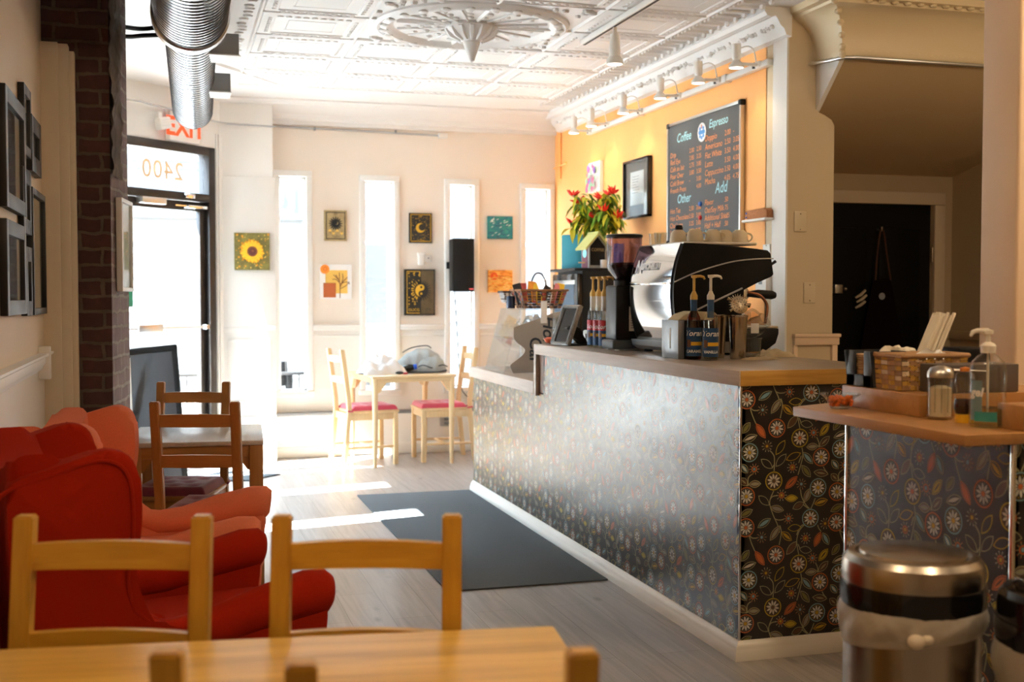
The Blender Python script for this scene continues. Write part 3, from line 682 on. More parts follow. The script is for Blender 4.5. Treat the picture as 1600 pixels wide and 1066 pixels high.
def clip(poly, x0, x1, y0, y1):
    for (ax, lim, sg) in ((0, x0, 1), (0, x1, -1), (1, y0, 1), (1, y1, -1)):
        out = []
        for i in range(len(poly)):
            a, b = poly[i], poly[(i + 1) % len(poly)]; da, db = (a[ax] - lim) * sg, (b[ax] - lim) * sg
            if da >= 0: out.append(a)
            if da * db < 0:
                t_ = da / (da - db); out.append((a[0] + (b[0] - a[0]) * t_, a[1] + (b[1] - a[1]) * t_))
        poly = out
        if len(poly) < 3: return None
    return poly
TILE = pattern_tile(); U = .000541
def pattern_panel(name, w, rects, mtx, parent, ox=0.0, oy=0.0, scale=1.0):
    """flat patterned laminate; local u right, v up, n out; RECTS = list of (u0,u1,v0,v1)"""
    u_ = U * scale; TW, TH = 720 * u_, 900 * u_
    verts, faces, mi = [], [], []
    def add(poly, n, k):
        b = len(verts)
        for (x, y) in poly: verts.append(mtx @ Vector((x, y, n)))
        faces.append(list(range(b, b + len(poly)))); mi.append(PKEY.index(k))
    for (u0, u1, v0, v1) in rects:
        for z in (0.0, -w): add([(u0, v0), (u1, v0), (u1, v1), (u0, v1)], z, 'k')
        for (a, b) in (((u0, v0), (u1, v0)), ((u1, v0), (u1, v1)), ((u1, v1), (u0, v1)), ((u0, v1), (u0, v0))):
            i = len(verts); verts.extend([mtx @ Vector((*a, 0)), mtx @ Vector((*b, 0)), mtx @ Vector((*b, -w)), mtx @ Vector((*a, -w))]); faces.append([i, i + 1, i + 2, i + 3]); mi.append(0)
        for ti in range(int((u0 - ox) // TW) - 1, int((u1 - ox) // TW) + 2):
            for tj in range(int((oy - v1) // TH) - 1, int((oy - v0) // TH) + 2):
                for li, layer in enumerate(TILE):
                    for pi_, (pts, k) in enumerate(layer):
                        q = [(ox + ti * TW + x * u_, oy - tj * TH - y * u_) for x, y in pts]
                        xs_ = [p[0] for p in q]; ys_ = [p[1] for p in q]
                        if max(xs_) < u0 or min(xs_) > u1 or max(ys_) < v0 or min(ys_) > v1: continue
                        if min(xs_) < u0 or max(xs_) > u1 or min(ys_) < v0 or max(ys_) > v1:
                            q = clip(q, u0, u1, v0, v1)
                            if not q: continue
                        n = .00012 + .00020 * li + (.00008 * (pi_ % 3) if li == 2 else .00002 * (pi_ % 5))
                        if li == 2: n = .0004 + .00012 * ((pi_ if pi_ < len(FLO) else pi_ - len(FLO)) % 3 + 1)
                        add(q, n, k)
    me = bpy.data.meshes.new(name); me.from_pydata([tuple(v) for v in verts], [], faces)
    for k in PKEY: me.materials.append(M['pat_' + k])
    me.polygons.foreach_set('material_index', mi); me.update()
    o = bpy.data.objects.new(name, me); COL.objects.link(o)
    if parent is not None: o.parent = parent
    return o

# ============================================================ SERVICE COUNTER
CX, CY0, CY1 = 2.06, 3.96, 8.0        # front face, near end, far end
ct = thing('service_counter', 'long service counter clad in dark flower-patterned laminate with white baseboard', 'counter', (2.4, 6.0, 0))
def loc_mtx(o, r, u, root): return Matrix.Translation(-Vector(root.location)) @ frame_mtx(o, r, u)
# front: u runs from far end to near end (towards the viewer), normal -x
pattern_panel('front_panel', .02, [(0, 1.53, .06, .815), (1.53, 4.04, .06, .815), (1.62, 4.04, .815, 1.045)], loc_mtx((CX, CY1, 0), (0, -1, 0), (0, 0, 1), ct), ct, ox=4.04 - .39 * 11 + .012, oy=1.075)
pattern_panel('end_panel', .02, [(0, .72, .06, 1.045)], loc_mtx((CX, CY0, 0), (1, 0, 0), (0, 0, 1), ct), ct, ox=-.012, oy=.995)
cb = MB().box(CX + .021, 2.76, CY0 + .021, CY1 - .01, .02, .81).box(CX + .10, 2.76, CY0 + .021, CY1 - 1.64, .81, 1.043)
cb.xf(Matrix.Translation(-Vector(ct.location))); obj('carcass', cb, 'black', ct)
kk = MB().m(0); 
bp_ = [(0, 0), (-.028, 0), (-.028, .03), (-.022, .038), (-.022, .05), (-.012, .062), (-.006, .072), (0, .072)]
kk.rings([[(CX + p, CY1 - p * 0, z) for p, z in bp_], [(CX + p, CY0 + p, z) for p, z in bp_], [(2.78, CY0 + p, z) for p, z in bp_]])
kk.xf(Matrix.Translation(-Vector(ct.location))); obj('baseboard', kk, mat('counter_baseboard', (.84, .81, .74), .35), ct)
cs_ = MB().box(CX - .004, CX + .004, CY0 - .004, CY0 + .004, .072, 1.045, .002); cs_.xf(Matrix.Translation(-Vector(ct.location)))
obj('corner_strip', cs_, 'chrome', ct)
# upper worktop with its drop end; near edge faced in golden oak
wt = thing('worktop', 'long high bar worktop of grey limed oak with golden oak near edge', 'worktop', (2.4, 5.2, 1.1))
def sub(mb, root): return mb.xf(Matrix.Translation(-Vector(root.location)))
obj('top', sub(MB().box(2.045, 2.77, 3.952, 6.50, 1.046, 1.10, .002), wt), 'lamtop', wt)
obj('front_edge', sub(MB().box(2.038, 2.046, 3.935, 6.50, 1.043, 1.1005, .002), wt), 'lamedge', wt)
obj('near_edge', sub(MB().box(2.046, 2.775, 3.935, 3.952, 1.043, 1.1005, .002), wt), 'oak_x', wt)
obj('drop_end', sub(MB().box(2.038, 2.77, 6.462, 6.50, .882, 1.045, .002).box(2.038, 2.06, 6.462, 6.50, .80, .885, .002), ct), 'lamedge', ct)
obj('inner_board', sub(MB().box(2.06, 2.075, 6.36, 6.462, .82, 1.043).box(2.06, 2.16, 6.455, 6.461, .82, 1.043), ct), 'darkwood', ct)
lt = thing('worktop', 'lower grey oak worktop at the window end of the counter, carrying the pastry case', 'worktop', (2.4, 7.3, .88))
obj('top', sub(MB().box(2.045, 2.77, 6.50, 8.02, .822, .88, .002), lt), 'lamtop', lt)
obj('front_edge', sub(MB().box(2.035, 2.046, 6.50, 8.03, .81, .8815, .002), lt), 'lamedge', lt)
# ============================================================ SELF-SERVICE STAND
st = thing('service_stand', 'flower-patterned self-service stand beside the trash can', 'stand', (2.2, 2.7, 0))
pattern_panel('side_panel', .02, [(0, .72, .0, 1.02)], loc_mtx((1.96, 3.08, 0), (0, -1, 0), (0, 0, 1), st), st, ox=.06, oy=1.0)
pattern_panel('end_panel', .02, [(0, .62, .0, 1.02)], loc_mtx((1.96, 2.36, 0), (1, 0, 0), (0, 0, 1), st), st, ox=.1, oy=.9)
obj('carcass', sub(MB().box(1.982, 2.56, 2.382, 3.08, 0, 1.02), st), 'black', st)
obj('corner_strip', sub(MB().box(1.956, 1.966, 2.354, 2.366, 0, 1.02, .002), st), 'chrome', st); obj('corner_strip', sub(MB().box(1.955, 1.968, 3.074, 3.088, 0, 1.02, .002), st), 'chrome', st)
sh = thing('shelf_board', 'reddish wooden shelf board overhanging the patterned stand, holding the sanitizer bottle', 'shelf', (2.1, 2.7, 1.05))
obj('board', sub(MB().prism([(1.785, 3.10), (1.81, 2.345), (2.60, 2.345), (2.60, 3.20), (2.0, 3.20)], 2, 1.022, 1.05, .003), sh), 'redwood_y', sh)
rs = tag(obj('display_riser', MB().box(0, .52, 0, .378, 0, .062, .003), 'redwood_x', None, (2.0, 2.70, 1.0505)), 'low reddish wooden riser block on the shelf under the baskets', 'riser')
# ============================================================ CHAIRS AND TABLES
def face_rz(fx, fy): return atan2(fx, -fy)
def make_chair(name, label, wv, wx, loc, rz, group, cushion=None, w=.38, cush_label=None):
    """ladder-back chair, front towards local -y; origin on the floor under the middle of the seat"""
    t = thing(name, label, 'chair', loc, rz, group)
    h = w / 2; pw = .019
    yb = .19
    for s in (-1, 1):
        x = s * (h - pw)
        pr_ = [(yb + .045, 0), (yb, .44), (yb + .005, .55), (yb + .06, .95)]
        pl = []
        k = MB()
        k.rings([[(x - pw, y - .019, z), (x + pw, y - .019, z), (x + pw, y + .017, z), (x - pw, y + .017, z)] for y, z in pr_])
        bmesh.ops.bevel(k.bm, geom=k.bm.edges[:], offset=.004, segments=2, affect='EDGES', clamp_overlap=True)
        obj('back_leg', k, wv, t, smooth=30)
        obj('front_leg', MB().box(x - .018, x + .018, -.225, -.188, 0, .435, .004), wv, t)
        obj('side_rail', MB().box(x - .011, x + .011, -.19, yb - .01, .375, .43, .003), wv, t)
        obj('side_stretcher', MB().tube([(x, -.20, .15), (x, yb + .02, .15)], .010, 8), wv, t)
    for z, dz, y in ((.845, .05, yb + .048), (.675, .05, yb + .025)):
        k = MB()
        R = []
        for i in range(9):
            u = -1 + 2 * i / 8; bow = .012 * (1 - u * u)
            x = u * (h - .034); R.append([(x, y - .010 + bow, z), (x, y + .010 + bow, z), (x, y + .010 + bow + .004, z + dz + .004 * (1 - u * u)), (x, y - .010 + bow + .004, z + dz + .004 * (1 - u * u))])
        k.rings(R); obj('back_slat', k, wx, t, smooth=30)
    obj('front_rail', MB().box(-h + .03, h - .03, -.215, -.195, .375, .43, .003), wx, t)
    obj('back_rail', MB().box(-h + .03, h - .03, yb - .012, yb + .01, .375, .43, .003), wx, t)
    obj('cross_stretcher', MB().tube([(-h + .02, -.02, .15), (h - .02, -.02, .15)], .010, 8), wx, t)
    obj('seat', MB().box(-h + .002, h - .002, -.235, yb - .02, .43, .452, .006), wx, t)
    if cushion:
        spots = [(x, y) for y in (-.13, .07) for x in (-.10, 0, .10)] + [(x, -.03) for x in (-.05, .05)]
        def cf(u, v):
            x = -.18 + .36 * u; y = -.225 + .385 * v
            e = min(u, 1 - u, v, 1 - v); z = .453 + .038 * min(1, (e / .06)) ** .5 if e > 0 else .4535
            for a, b in spots: z -= .014 * math.exp(-((x - a) ** 2 + (y - b) ** 2) / .0011)
            return (x * w / .38, y, z)
        k = MB(); k.grid(cf, 44, 44); k.box(-.18 * w / .38, .18 * w / .38, -.225, .16, .4525, .456)
        o = obj('seat_cushion', k, cushion, t, smooth=60)
        if cush_label: o['label'] = cush_label
        b = MB()
        for a, c_ in spots: b.sph((a * w / .38, c_, .480), (.008, .008, .004), 8, 5)
        obj('tufting_buttons', b, cushion, o)
        kt = MB()
        for s in (-1, 1): kt.tube([(s * (h - .03), .15, .465), (s * (h - .012), .20, .46), (s * (h + .004), .21, .455), (s * (h + .004), .165, .45)], .006, 6)
        obj('cushion_ties', kt, cushion, o)
    return t
def at_back(bx, by, fx, fy): L = hypot(fx, fy); return (bx + .235 * fx / L, by + .235 * fy / L, 0)
M['purple'] = mat('plum_cushion', (.22, .035, .075), .75, sheen=.4)
M['pinkc'] = mat('raspberry_cushion', (.55, .06, .11), .75, sheen=.4)
s16, c16 = sin(radians(16)), cos(radians(16))
make_chair('dining_chair', 'ladder-back pine chair with a plum cushion, its back to the viewer, by the pier table', 'pinedark', 'pinedark_x', at_back(.095, 4.93, s16, c16), face_rz(s16, c16), 'chairs at the table by the brick pier', 'purple', .365, 'plum tufted seat cushion')
make_chair('dining_chair', 'ladder-back pine chair beyond the table by the brick pier, in front of the leaning sign', 'pinedark', 'pinedark_x', at_back(.105, 6.05, -s16, -c16), face_rz(-s16, -c16), 'chairs at the table by the brick pier', 'purple', .365)
make_chair('dining_chair', 'honey pine chair across the front table, overlapping the red armchair', 'pine', 'pine_x', at_back(-.133, 2.395, -.20, -.98), face_rz(-.28, -.96), 'chairs at the front table', None, .385)
make_chair('dining_chair', 'honey pine chair across the front table, nearer the dark floor mat', 'pine', 'pine_x', at_back(.343, 2.26, -.17, -.98), face_rz(-.26, -.96), 'chairs at the front table', None, .372)
make_chair('dining_chair', 'chair before the front table, only its right post top showing, leftmost of three', 'pine', 'pine_x', at_back(-.172, 1.515, .22, .97), face_rz(.22, .97), 'chairs at the front table', None, .38)
make_chair('dining_chair', 'chair before the front table showing two post tops at the bottom picture edge', 'pine', 'pine_x', at_back(.312, 1.36, .15, .98), face_rz(.15, .98), 'chairs at the front table', None, .375)
make_chair('dining_chair', 'pale sunlit chair left of the backpack table, facing right with a raspberry cushion', 'birch', 'birch_x', at_back(1.30, 9.52, .98, .17), face_rz(.98, .17), 'chairs at the window table', 'pinkc', .39, 'raspberry tufted seat cushion')
make_chair('dining_chair', 'pale wooden chair between the backpack table and counter end, facing left', 'birch', 'birch_x', at_back(2.44, 9.63, -1, -.03), face_rz(-1, -.03), 'chairs at the window table', 'pinkc', .39, 'raspberry tufted seat cushion')

def table(name, label, loc, rz, w, d, top, side, leg, round_legs=False, h=.74, over=0.0):
    t = thing(name, label, 'table', loc, rz)
    obj('table_top', MB().box(-w / 2, w / 2, -d / 2, d / 2, h - .022, h, .005), top, t)
    a = MB(); i = .012 + over
    for (x0, x1, y0, y1) in ((-w / 2 + i, w / 2 - i, -d / 2 + i, -d / 2 + i + .02), (-w / 2 + i, w / 2 - i, d / 2 - i - .02, d / 2 - i), (-w / 2 + i, -w / 2 + i + .02, -d / 2 + i, d / 2 - i), (w / 2 - i - .02, w / 2 - i, -d / 2 + i, d / 2 - i)):
        a.box(x0, x1, y0, y1, h - .075 + (.02 if round_legs else 0), h - .022, .003)
    obj('apron', a, side, t)
    for sx in (-1, 1):
        for sy in (-1, 1):
            x, y = sx * (w / 2 - .032 - over), sy * (d / 2 - .032 - over)
            k = MB()
            if round_legs: k.tube([(x, y, 0), (x, y, .012), (x, y, h - .16), (x, y, h - .022)], [.013, .016, .024, .027], 14)
            else: k.box(x - .030, x + .030, y - .030, y + .030, 0, h - .022, .006)
            for (ax, s_) in ((0, sx), (1, sy)):
                pl = [(0, h - .05), (.075, h - .05), (.02, h - .13), (0, h - .14)]
                if ax == 0: k.prism([(x - s_ * (.02 + p), z) for p, z in pl], 1, y - .015, y + .015)
                else: k.prism([(y - s_ * (.02 + p), z) for p, z in pl], 0, x - .015, x + .015)
            obj('leg', k, leg, t)
    return t
table('dining_table', 'honey pine dining table across the front of the room', (.104, 1.835, 0), radians(-7.8), 1.12, .75, 'pine_table', 'pine_x', 'pine')
table('dining_table', 'small square table with pale top and dark legs beside the brick pier', (.12, 5.62, 0), radians(-3.5), .585, .67, 'greywoodtop', 'pinedark_x', 'pinedark')
table('dining_table', 'small birch table by the slit windows with a backpack on it', (1.85, 9.62, 0), radians(7.5), .72, .72, 'birch_x', 'birch_x', 'birch', True)

# ------------------------------------------------------------ wing armchairs
def wing_chair(label, loc, rz, fabric, seatfab, W=.74, D=.76, H=1.0, paper=False):
    t = thing('wing_armchair', label, 'armchair', loc, rz, 'wing armchairs')
    side = [(.35, .17), (.385, .55), (.40, .87), (.385, .925), (.32, .95), (.22, .982), (.165, .994), (.115, .978), (.09, .92), (.086, .80), (.098, .70), (.09, .63), (.055, .545), (.015, .505), (-.05, .50), (-.20, .535), (-.33, .565), (-.385, .57), (-.405, .55), (-.41, .50), (-.405, .45), (-.40, .40), (-.385, .17)]
    sm = smooth_line(side, 3)
    sm = [(y * D / .76, z * H) for y, z in sm]
    for s in (-1, 1):
        k = MB(); x0, x1 = s * (W / 2 - .085), s * (W / 2)
        k.prism(sm, 0, min(x0, x1), max(x0, x1)); 
        # slight outward flare of the wing, rolled arm
        for v in k.bm.verts:
            if v.co.z > .62: v.co.x += s * .03 * (v.co.z - .62) / .4 * max(0, (.35 - v.co.y) / .3)
        es = [e for e in k.bm.edges if len(e.link_faces) == 2 and any(len(f.verts) > 4 for f in e.link_faces)]
        bmesh.ops.bevel(k.bm, geom=es, offset=.028, segments=3, affect='EDGES', profile=.5, clamp_overlap=True)
        sp_ = obj('side_panel', k, fabric, t, smooth=50)
        pts = []
        for y, z in sm[6:36]:
            fl = .03 * (z - .62) / .4 * max(0, (.35 - y) / .3) if z > .62 else 0
            pts.append((s * (W / 2 - .004 + fl), y, z))
        cy_ = sum(p[1] for p in pts) / len(pts)
        pts = [(p[0], p[1] + (.02 if p[2] < .6 and p[1] < -.3 else 0) + (.022 if p[2] > .6 else 0), p[2] - .024) for p in pts]
        obj('piping', MB().tube(pts, .006, 6), fabric, sp_)
        ar = MB().tube([(s * (W / 2 - .045), .11, .56), (s * (W / 2 - .045), .06, .50), (s * (W / 2 - .045), -.0, .482), (s * (W / 2 - .045), -.10, .492), (s * (W / 2 - .045), -.24, .530), (s * (W / 2 - .045), -.37, .556), (s * (W / 2 - .045), -.415, .558), (s * (W / 2 - .045), -.432, .556)], [.030, .046, .052, .056, .062, .066, .062, .045], 16)
        obj('rolled_arm', ar, fabric, t, smooth=60)
    # back: crest slightly hollowed between the wings
    out = []
    for i in range(13):
        u = -1 + 2 * i / 12; out.append((u * (W / 2 - .03), H - .075 + .065 * abs(u) ** 2.2))
    outline = [(-(W / 2 - .03), .20)] + out + [((W / 2 - .03), .20)]
    k = MB()
    k.prism([(x, z) for x, z in outline], 1, .235, .365, 0)
    for v in k.bm.verts: v.co.y += .05 * (v.co.z - .4)
    es = [e for e in k.bm.edges if len(e.link_faces) == 2 and any(len(f.verts) > 4 for f in e.link_faces)]
    bmesh.ops.bevel(k.bm, geom=es, offset=.045, segments=4, affect='EDGES', profile=.5, clamp_overlap=True)
    bk = obj('backrest', k, fabric, t, smooth=50)
    bt = MB()
    for z, n in ((.80, 2), (.68, 3), (.57, 2)):
        for i in range(n): bt.sph(((i - (n - 1) / 2) * .16, (.237 + .05 * (z - .4)), z), (.014, .006, .014), 10, 6)
    obj('tufting_buttons', bt, fabric, bk)
    def cs_f(u, v):
        pass
    obj('seat_cushion', MB().box(-W / 2 + .088, W / 2 - .088, -.42, .28, .33, .45, .05, 4), seatfab, t, smooth=60)
    obj('seat_base', MB().box(-W / 2 + .02, W / 2 - .02, -.375, .345, .165, .335, .02, 3), fabric, t)
    for sx in (-1, 1):
        for sy, y in ((-1, -.32), (1, .33)):
            obj('leg', MB().tube([(sx * (W / 2 - .07), y, .17), (sx * (W / 2 - .06), y + sy * .02, 0)], [.024, .014], 12), 'darkwood', t)
    return t
M['redfab'] = mat('red_upholstery', (.32, .013, .0015), .9, spec=.15, noise=.12, nscale=160, bump=.12, bscale=420)
M['redseat'] = M['redfab']
M['pinkfab'] = mat('salmon_upholstery', (.72, .20, .105), .9, spec=.2, noise=.10, nscale=160, bump=.12, bscale=420)
def rz_of(deg): a = radians(deg); return face_rz(cos(a), sin(a))
wing_chair('bright red wing armchair in the left foreground, seen from its side', (-.070, 3.475, 0), rz_of(12), 'redfab', 'redseat')
wing_chair('faded salmon wing armchair against the left wall, behind the red one', (-.095, 4.47, 0), rz_of(-8), 'pinkfab', 'pinkfab', H=.955)
# ============================================================ ON THE FLOOR, WALLS AND CEILING
M['carpet'] = mat('charcoal_carpet', (.098, .112, .122), .95, noise=.45, nscale=260, bump=.3, bscale=300)
tag(obj('floor_mat', MB().box(1.225, 2.025, 5.25, 7.98, 0, .008, .002), 'carpet'), 'long charcoal runner mat on the floor along the counter', 'mat')
tag(obj('floor_mat', MB().prism([(.10, 8.95), (.55, 8.85), (.80, 9.10), (.40, 9.42)], 2, 0, .010), 'carpet'), 'dark mat on the floor just inside the entrance door', 'mat')

# leaning chalkboard sign by the door
sgn = thing('sidewalk_sign', 'dark blank folding sign board leaning by the entrance door', 'sign', (-.10, 8.35, 0))
A = Matrix(((.93, .10, .36, 0), (.30, .05, -.93, 0), (-.10, 1.0, .05, 0), (0, 0, 0, 1)))
def lean(x0, x1, z0, z1, y0, y1):   # panel leaning back
    m_ = Matrix.Rotation(radians(-12), 4, 'Z') @ Matrix.Rotation(radians(-9), 4, 'X') @ Matrix.Rotation(radians(-6), 4, 'Y')
    return MB().box(x0, x1, y0, y1, z0, z1, .004, mtx=m_)
obj('panel', lean(-.19, .19, .06, 1.0, 0, .012), mat('slate_panel', (.035, .036, .040), .5), sgn)
fr = MB()
for (a, b, c_, d_) in ((-.215, -.18, .02, 1.04), (.18, .215, .02, 1.04), (-.215, .215, 1.0, 1.04), (-.215, .215, .05, .09)):
    k = lean(a, b, c_, d_, -.012, .022)
    me_ = bpy.data.meshes.new('tmp'); k.bm.to_mesh(me_); fr.bm.from_mesh(me_); bpy.data.meshes.remove(me_); k.bm.free()
obj('frame', fr, 'blackmat', sgn)
obj('rear_leg', MB().box(-.20, -.17, .10, .13, 0, .95, .003, mtx=Matrix.Rotation(radians(-12), 4, 'Z') @ Matrix.Rotation(radians(8), 4, 'X')), 'white', sgn)

# ------------------------------------------------ pictures
def gold(): pass
M['gold'] = mat('gold_paint', (.62, .36, .03), .5)
M['ink'] = mat('black_ink', (.010, .009, .008), .6)
M['tan'] = mat('tan_ground', (.36, .27, .13), .7, noise=.5, nscale=35)
M['canvasw'] = mat('white_canvas', (.85, .84, .82), .7)
M['rust'] = mat('rust_paint', (.36, .085, .02), .6); M['ochre'] = mat('ochre_paint', (.72, .45, .10), .6); M['orangep'] = mat('orange_paint', (.80, .22, .02), .6)
M['umber'] = mat('umber_paint', (.14, .045, .015), .6); M['sunyel'] = mat('sunflower_yellow', (.78, .42, .02), .6, noise=.3, nscale=40)
M['petald'] = mat('deep_petal', (.60, .24, .01), .6); M['core'] = mat('flower_core', (.07, .015, .012), .8)
M['leafbg'] = mat('leafy_ground', (.13, .11, .025), .8, noise=.9, nscale=28)
def marble(name, stops, scale, dist=2.0, stretch=(1, 1, 1), rot=0):
    m, nt, b = nodes(name); tc = nt.nodes.new('ShaderNodeTexCoord'); mp = nt.nodes.new('ShaderNodeMapping'); mp.inputs['Scale'].default_value = stretch; mp.inputs['Rotation'].default_value = (0, rot, 0)
    n = nt.nodes.new('ShaderNodeTexNoise'); n.inputs['Scale'].default_value = scale; n.inputs['Detail'].default_value = 3; n.inputs['Distortion'].default_value = dist
    cr = nt.nodes.new('ShaderNodeValToRGB'); e = cr.color_ramp.elements
    for i, (p_, c_) in enumerate(stops):
        q = e[i] if i < 2 else e.new(p_)
        q.position = p_; q.color = (*c_, 1)
    nt.links.new(tc.outputs['Object'], mp.inputs['Vector']); nt.links.new(mp.outputs[0], n.inputs['Vector']); nt.links.new(n.outputs['Fac'], cr.inputs[0]); nt.links.new(cr.outputs[0], b.inputs['Base Color'])
    b.inputs['Roughness'].default_value = .6
    return m
M['wave'] = marble('sea_paint', [(.3, (.008, .05, .11)), (.45, (.01, .16, .22)), (.6, (.015, .24, .20)), (.72, (.05, .35, .33))], 9, 2.5, (1, 1, 2.2), .6)
M['dune'] = marble('dune_paint', [(.32, (.40, .10, .01)), (.45, (.75, .26, .03)), (.55, (.80, .42, .10)), (.65, (.85, .55, .22))], 6, 3.0, (.8, 1, 2.6), .3)
M['halfbrown'] = mat('brown_wash', (.10, .07, .035), .8, noise=.5, nscale=20)
class Art:
    """canvas whose picture is laid on in thin layers; local x right, z up, facing -y"""
    def __init__(s, w, h, d=.022): s.w, s.h = w, h; s.mb = MB().m(0); s.mats = []; s.n = 0; s.d = d
    def k(s, m):
        if m not in s.mats: s.mats.append(m)
        s.mb.mi = s.mats.index(m); return s
    def base(s, m): s.k(m); s.mb.box(-s.w / 2, s.w / 2, -s.d, 0, -s.h / 2, s.h / 2, .001); return s
    def lay(s): s.n += 1; return -s.d - .0004 * s.n
    def poly(s, m, pts): s.k(m); y = s.lay(); s.mb.poly([(x, y, z) for x, z in pts]); return s
    def disc(s, m, x, z, r, n=24): return s.poly(m, [(x + r * cos(2 * pi * i / n), z + r * sin(2 * pi * i / n)) for i in range(n)])
    def rect(s, m, x0, x1, z0, z1): return s.poly(m, [(x0, z0), (x1, z0), (x1, z1), (x0, z1)])
    def border(s, m, i, t):
        w, h = s.w / 2 - i, s.h / 2 - i
        return s.rect(m, -w, w, h - t, h).rect(m, -w, w, -h, -h + t).rect(m, -w, -w + t, -h, h).rect(m, w - t, w, -h, h)
    def dots(s, m, pts):
        s.k(m); y = s.lay()
        for x, z, r in pts: s.mb.poly([(x + r * cos(2 * pi * i / 6), y, z + r * sin(2 * pi * i / 6)) for i in range(6)])
        return s
    def line(s, m, pts, wd):
        s.k(m); y = s.lay()
        for q, _ in _stroke(pts, wd, 0): s.mb.poly([(x, y, z) for x, z in q])
        return s
    def lens(s, m, p, q, wd): return s.poly(m, _lens(p, q, wd, 0)[0])
    def text(s, m, t_, x, z, size): s.k(m); add_text(s.mb, t_, size, Matrix(((1, 0, 0, x), (0, 0, 1, s.lay()), (0, 1, 0, z), (0, 0, 0, 1)))); return s
    def done(s, name, label, cat, loc, rot=(0, 0, 0), group='paintings along the window wall'):
        return tag(obj(name, s.mb, s.mats, None, loc, rot, smooth=0), label, cat, group)
R_ = random.Random(11)
yW = YF - .003
a = Art(.285, .305).base('leafbg')
a.dots('petald', [(R_.uniform(-.13, .13), R_.uniform(-.14, .14), R_.uniform(.004, .010)) for _ in range(40)])
a.dots('ochre', [(R_.uniform(-.13, .13), R_.uniform(-.14, .14), R_.uniform(.003, .007)) for _ in range(45)])
for lay_, m_, r1 in ((0, 'petald', .105), (1, 'sunyel', .10)):
    for i in range(18):
        t_ = 2 * pi * (i + .5 * lay_) / 18; rr = r1 * R_.uniform(.88, 1.05)
        a.lens(m_, (.03 * cos(t_), .03 * sin(t_)), (rr * cos(t_), rr * sin(t_)), .013)
a.disc('umber', 0, 0, .042).disc('core', 0, 0, .030).disc('umber', .004, .004, .010)
a.done('painting', 'square sunflower painting on the white corner pilaster', 'painting', (.65, 9.828, 1.748))
a = Art(.195, .262).base('tan').border('ink', .014, .008)
for i in range(16):
    t_ = 2 * pi * i / 16; a.lens('ink', (.02 * cos(t_), .018 + .02 * sin(t_)), (.062 * cos(t_), .018 + .062 * sin(t_)), .006)
a.disc('ink', 0, .018, .034).disc('tan', .008, .020, .013).disc('ink', .003, .022, .012)
for x in (-.05, -.02, .012, .05): a.disc('ochre', x, -.055 + .01 * sin(x * 90), .014, 9).disc('umber', x, -.055, .005, 7)
a.text('ink', 'XIX', 0, .098, .022).text('ink', 'The Sun', 0, -.093, .022)
a.done('painting', 'tan sun card painting, top left of the pair between the first two slit windows', 'painting', (1.372, yW, 1.988))
a = Art(.275, .30, .018).base('canvasw').rect('ochre', -.09, .10, -.10, .10).rect('rust', -.108, .0, -.135, -.01).disc('orangep', -.094, .108, .040).disc('rust', -.092, .110, .018)
a.disc('orangep', -.092, .110, .013)
for p_ in ([(.035, -.14), (.035, -.05), (.03, .0), (.0, .06)], [(.035, -.05), (.06, .02), (.055, .07)], [(.035, -.02), (.09, .0), (.12, -.02)], [(.033, -.01), (.0, .02), (-.03, .02)], [(.05, -.01), (.10, .04)], [(.03, .0), (.03, .08)], [(.02, .02), (-.02, .06)], [(.035, -.06), (.085, -.035), (.115, .0)]):
    a.line('umber', smooth_line(p_, 3), .0032)
a.done('painting', 'white collage with an ochre square, rust square and bare tree, below the sun card', 'painting', (1.372, yW, 1.505))
a = Art(.205, .262).base('ink').border('gold', .012, .005).dots('gold', [(R_.uniform(-.078, .078), R_.uniform(-.10, .10), R_.uniform(.0015, .0035)) for _ in range(90)])
a.disc('ink', 0, 0, .048).disc('gold', -.002, 0, .042).disc('ink', .012, .006, .030).text('gold', 'XVIII', 0, .103, .015).text('gold', 'The Moon', 0, -.106, .015)
a.done('painting', 'black and gold moon card painting, above the thermostat', 'painting', (2.118, yW, 1.980))
a = Art(.275, .405, .03).base('ink').rect('halfbrown', .01, .125, -.19, .19)
a.rect('gold', -.117, -.112, -.185, .185).rect('gold', -.117, 0.0, .180, .185).rect('gold', -.117, 0.0, -.185, -.180).rect('gold', -.006, .004, .155, .185)
a.dots('gold', [(R_.uniform(-.105, .0), R_.uniform(-.14, .17), R_.uniform(.002, .0075)) for _ in range(46)])
a.disc('ink', .01, .015, .066)
for i in range(24):
    t_ = 2 * pi * i / 24; a.lens('gold' if i % 24 in range(8, 17) else 'ink', (.01 + .06 * cos(t_), .015 + .06 * sin(t_)), (.01 + .092 * cos(t_), .015 + .092 * sin(t_)), .004)
a.disc('ink', .01, .015, .058)
yy = [(.01 + .054 * cos(t_), .015 + .054 * sin(t_)) for t_ in [pi / 2 + pi * i / 18 for i in range(19)]]
yy += [(.01 + .027 * cos(t_), .015 - .027 + .027 * sin(t_)) for t_ in [-pi / 2 + pi * i / 12 for i in range(13)]]
a.poly('gold', yy[:19]); a.disc('gold', .01, .015 + .027, .027); a.disc('ink', .01, .015 - .027, .0265); a.disc('ink', .01, .045, .010); a.disc('gold', .01, -.012, .010)
a.text('gold', 'DUCG', -.055, -.155, .034).text('ink', 'ITY', .07, -.155, .034)
a.done('painting', 'large black and gold yin-yang painting, below the thermostat', 'painting', (2.107, yW, 1.415))
a = Art(.232, .20).base('wave')
for _ in range(16):
    x, z = R_.uniform(-.10, .08), R_.uniform(-.09, .07); L = R_.uniform(.012, .03); a.lens('canvasw', (x, z), (x + L, z + L * .6), .003)
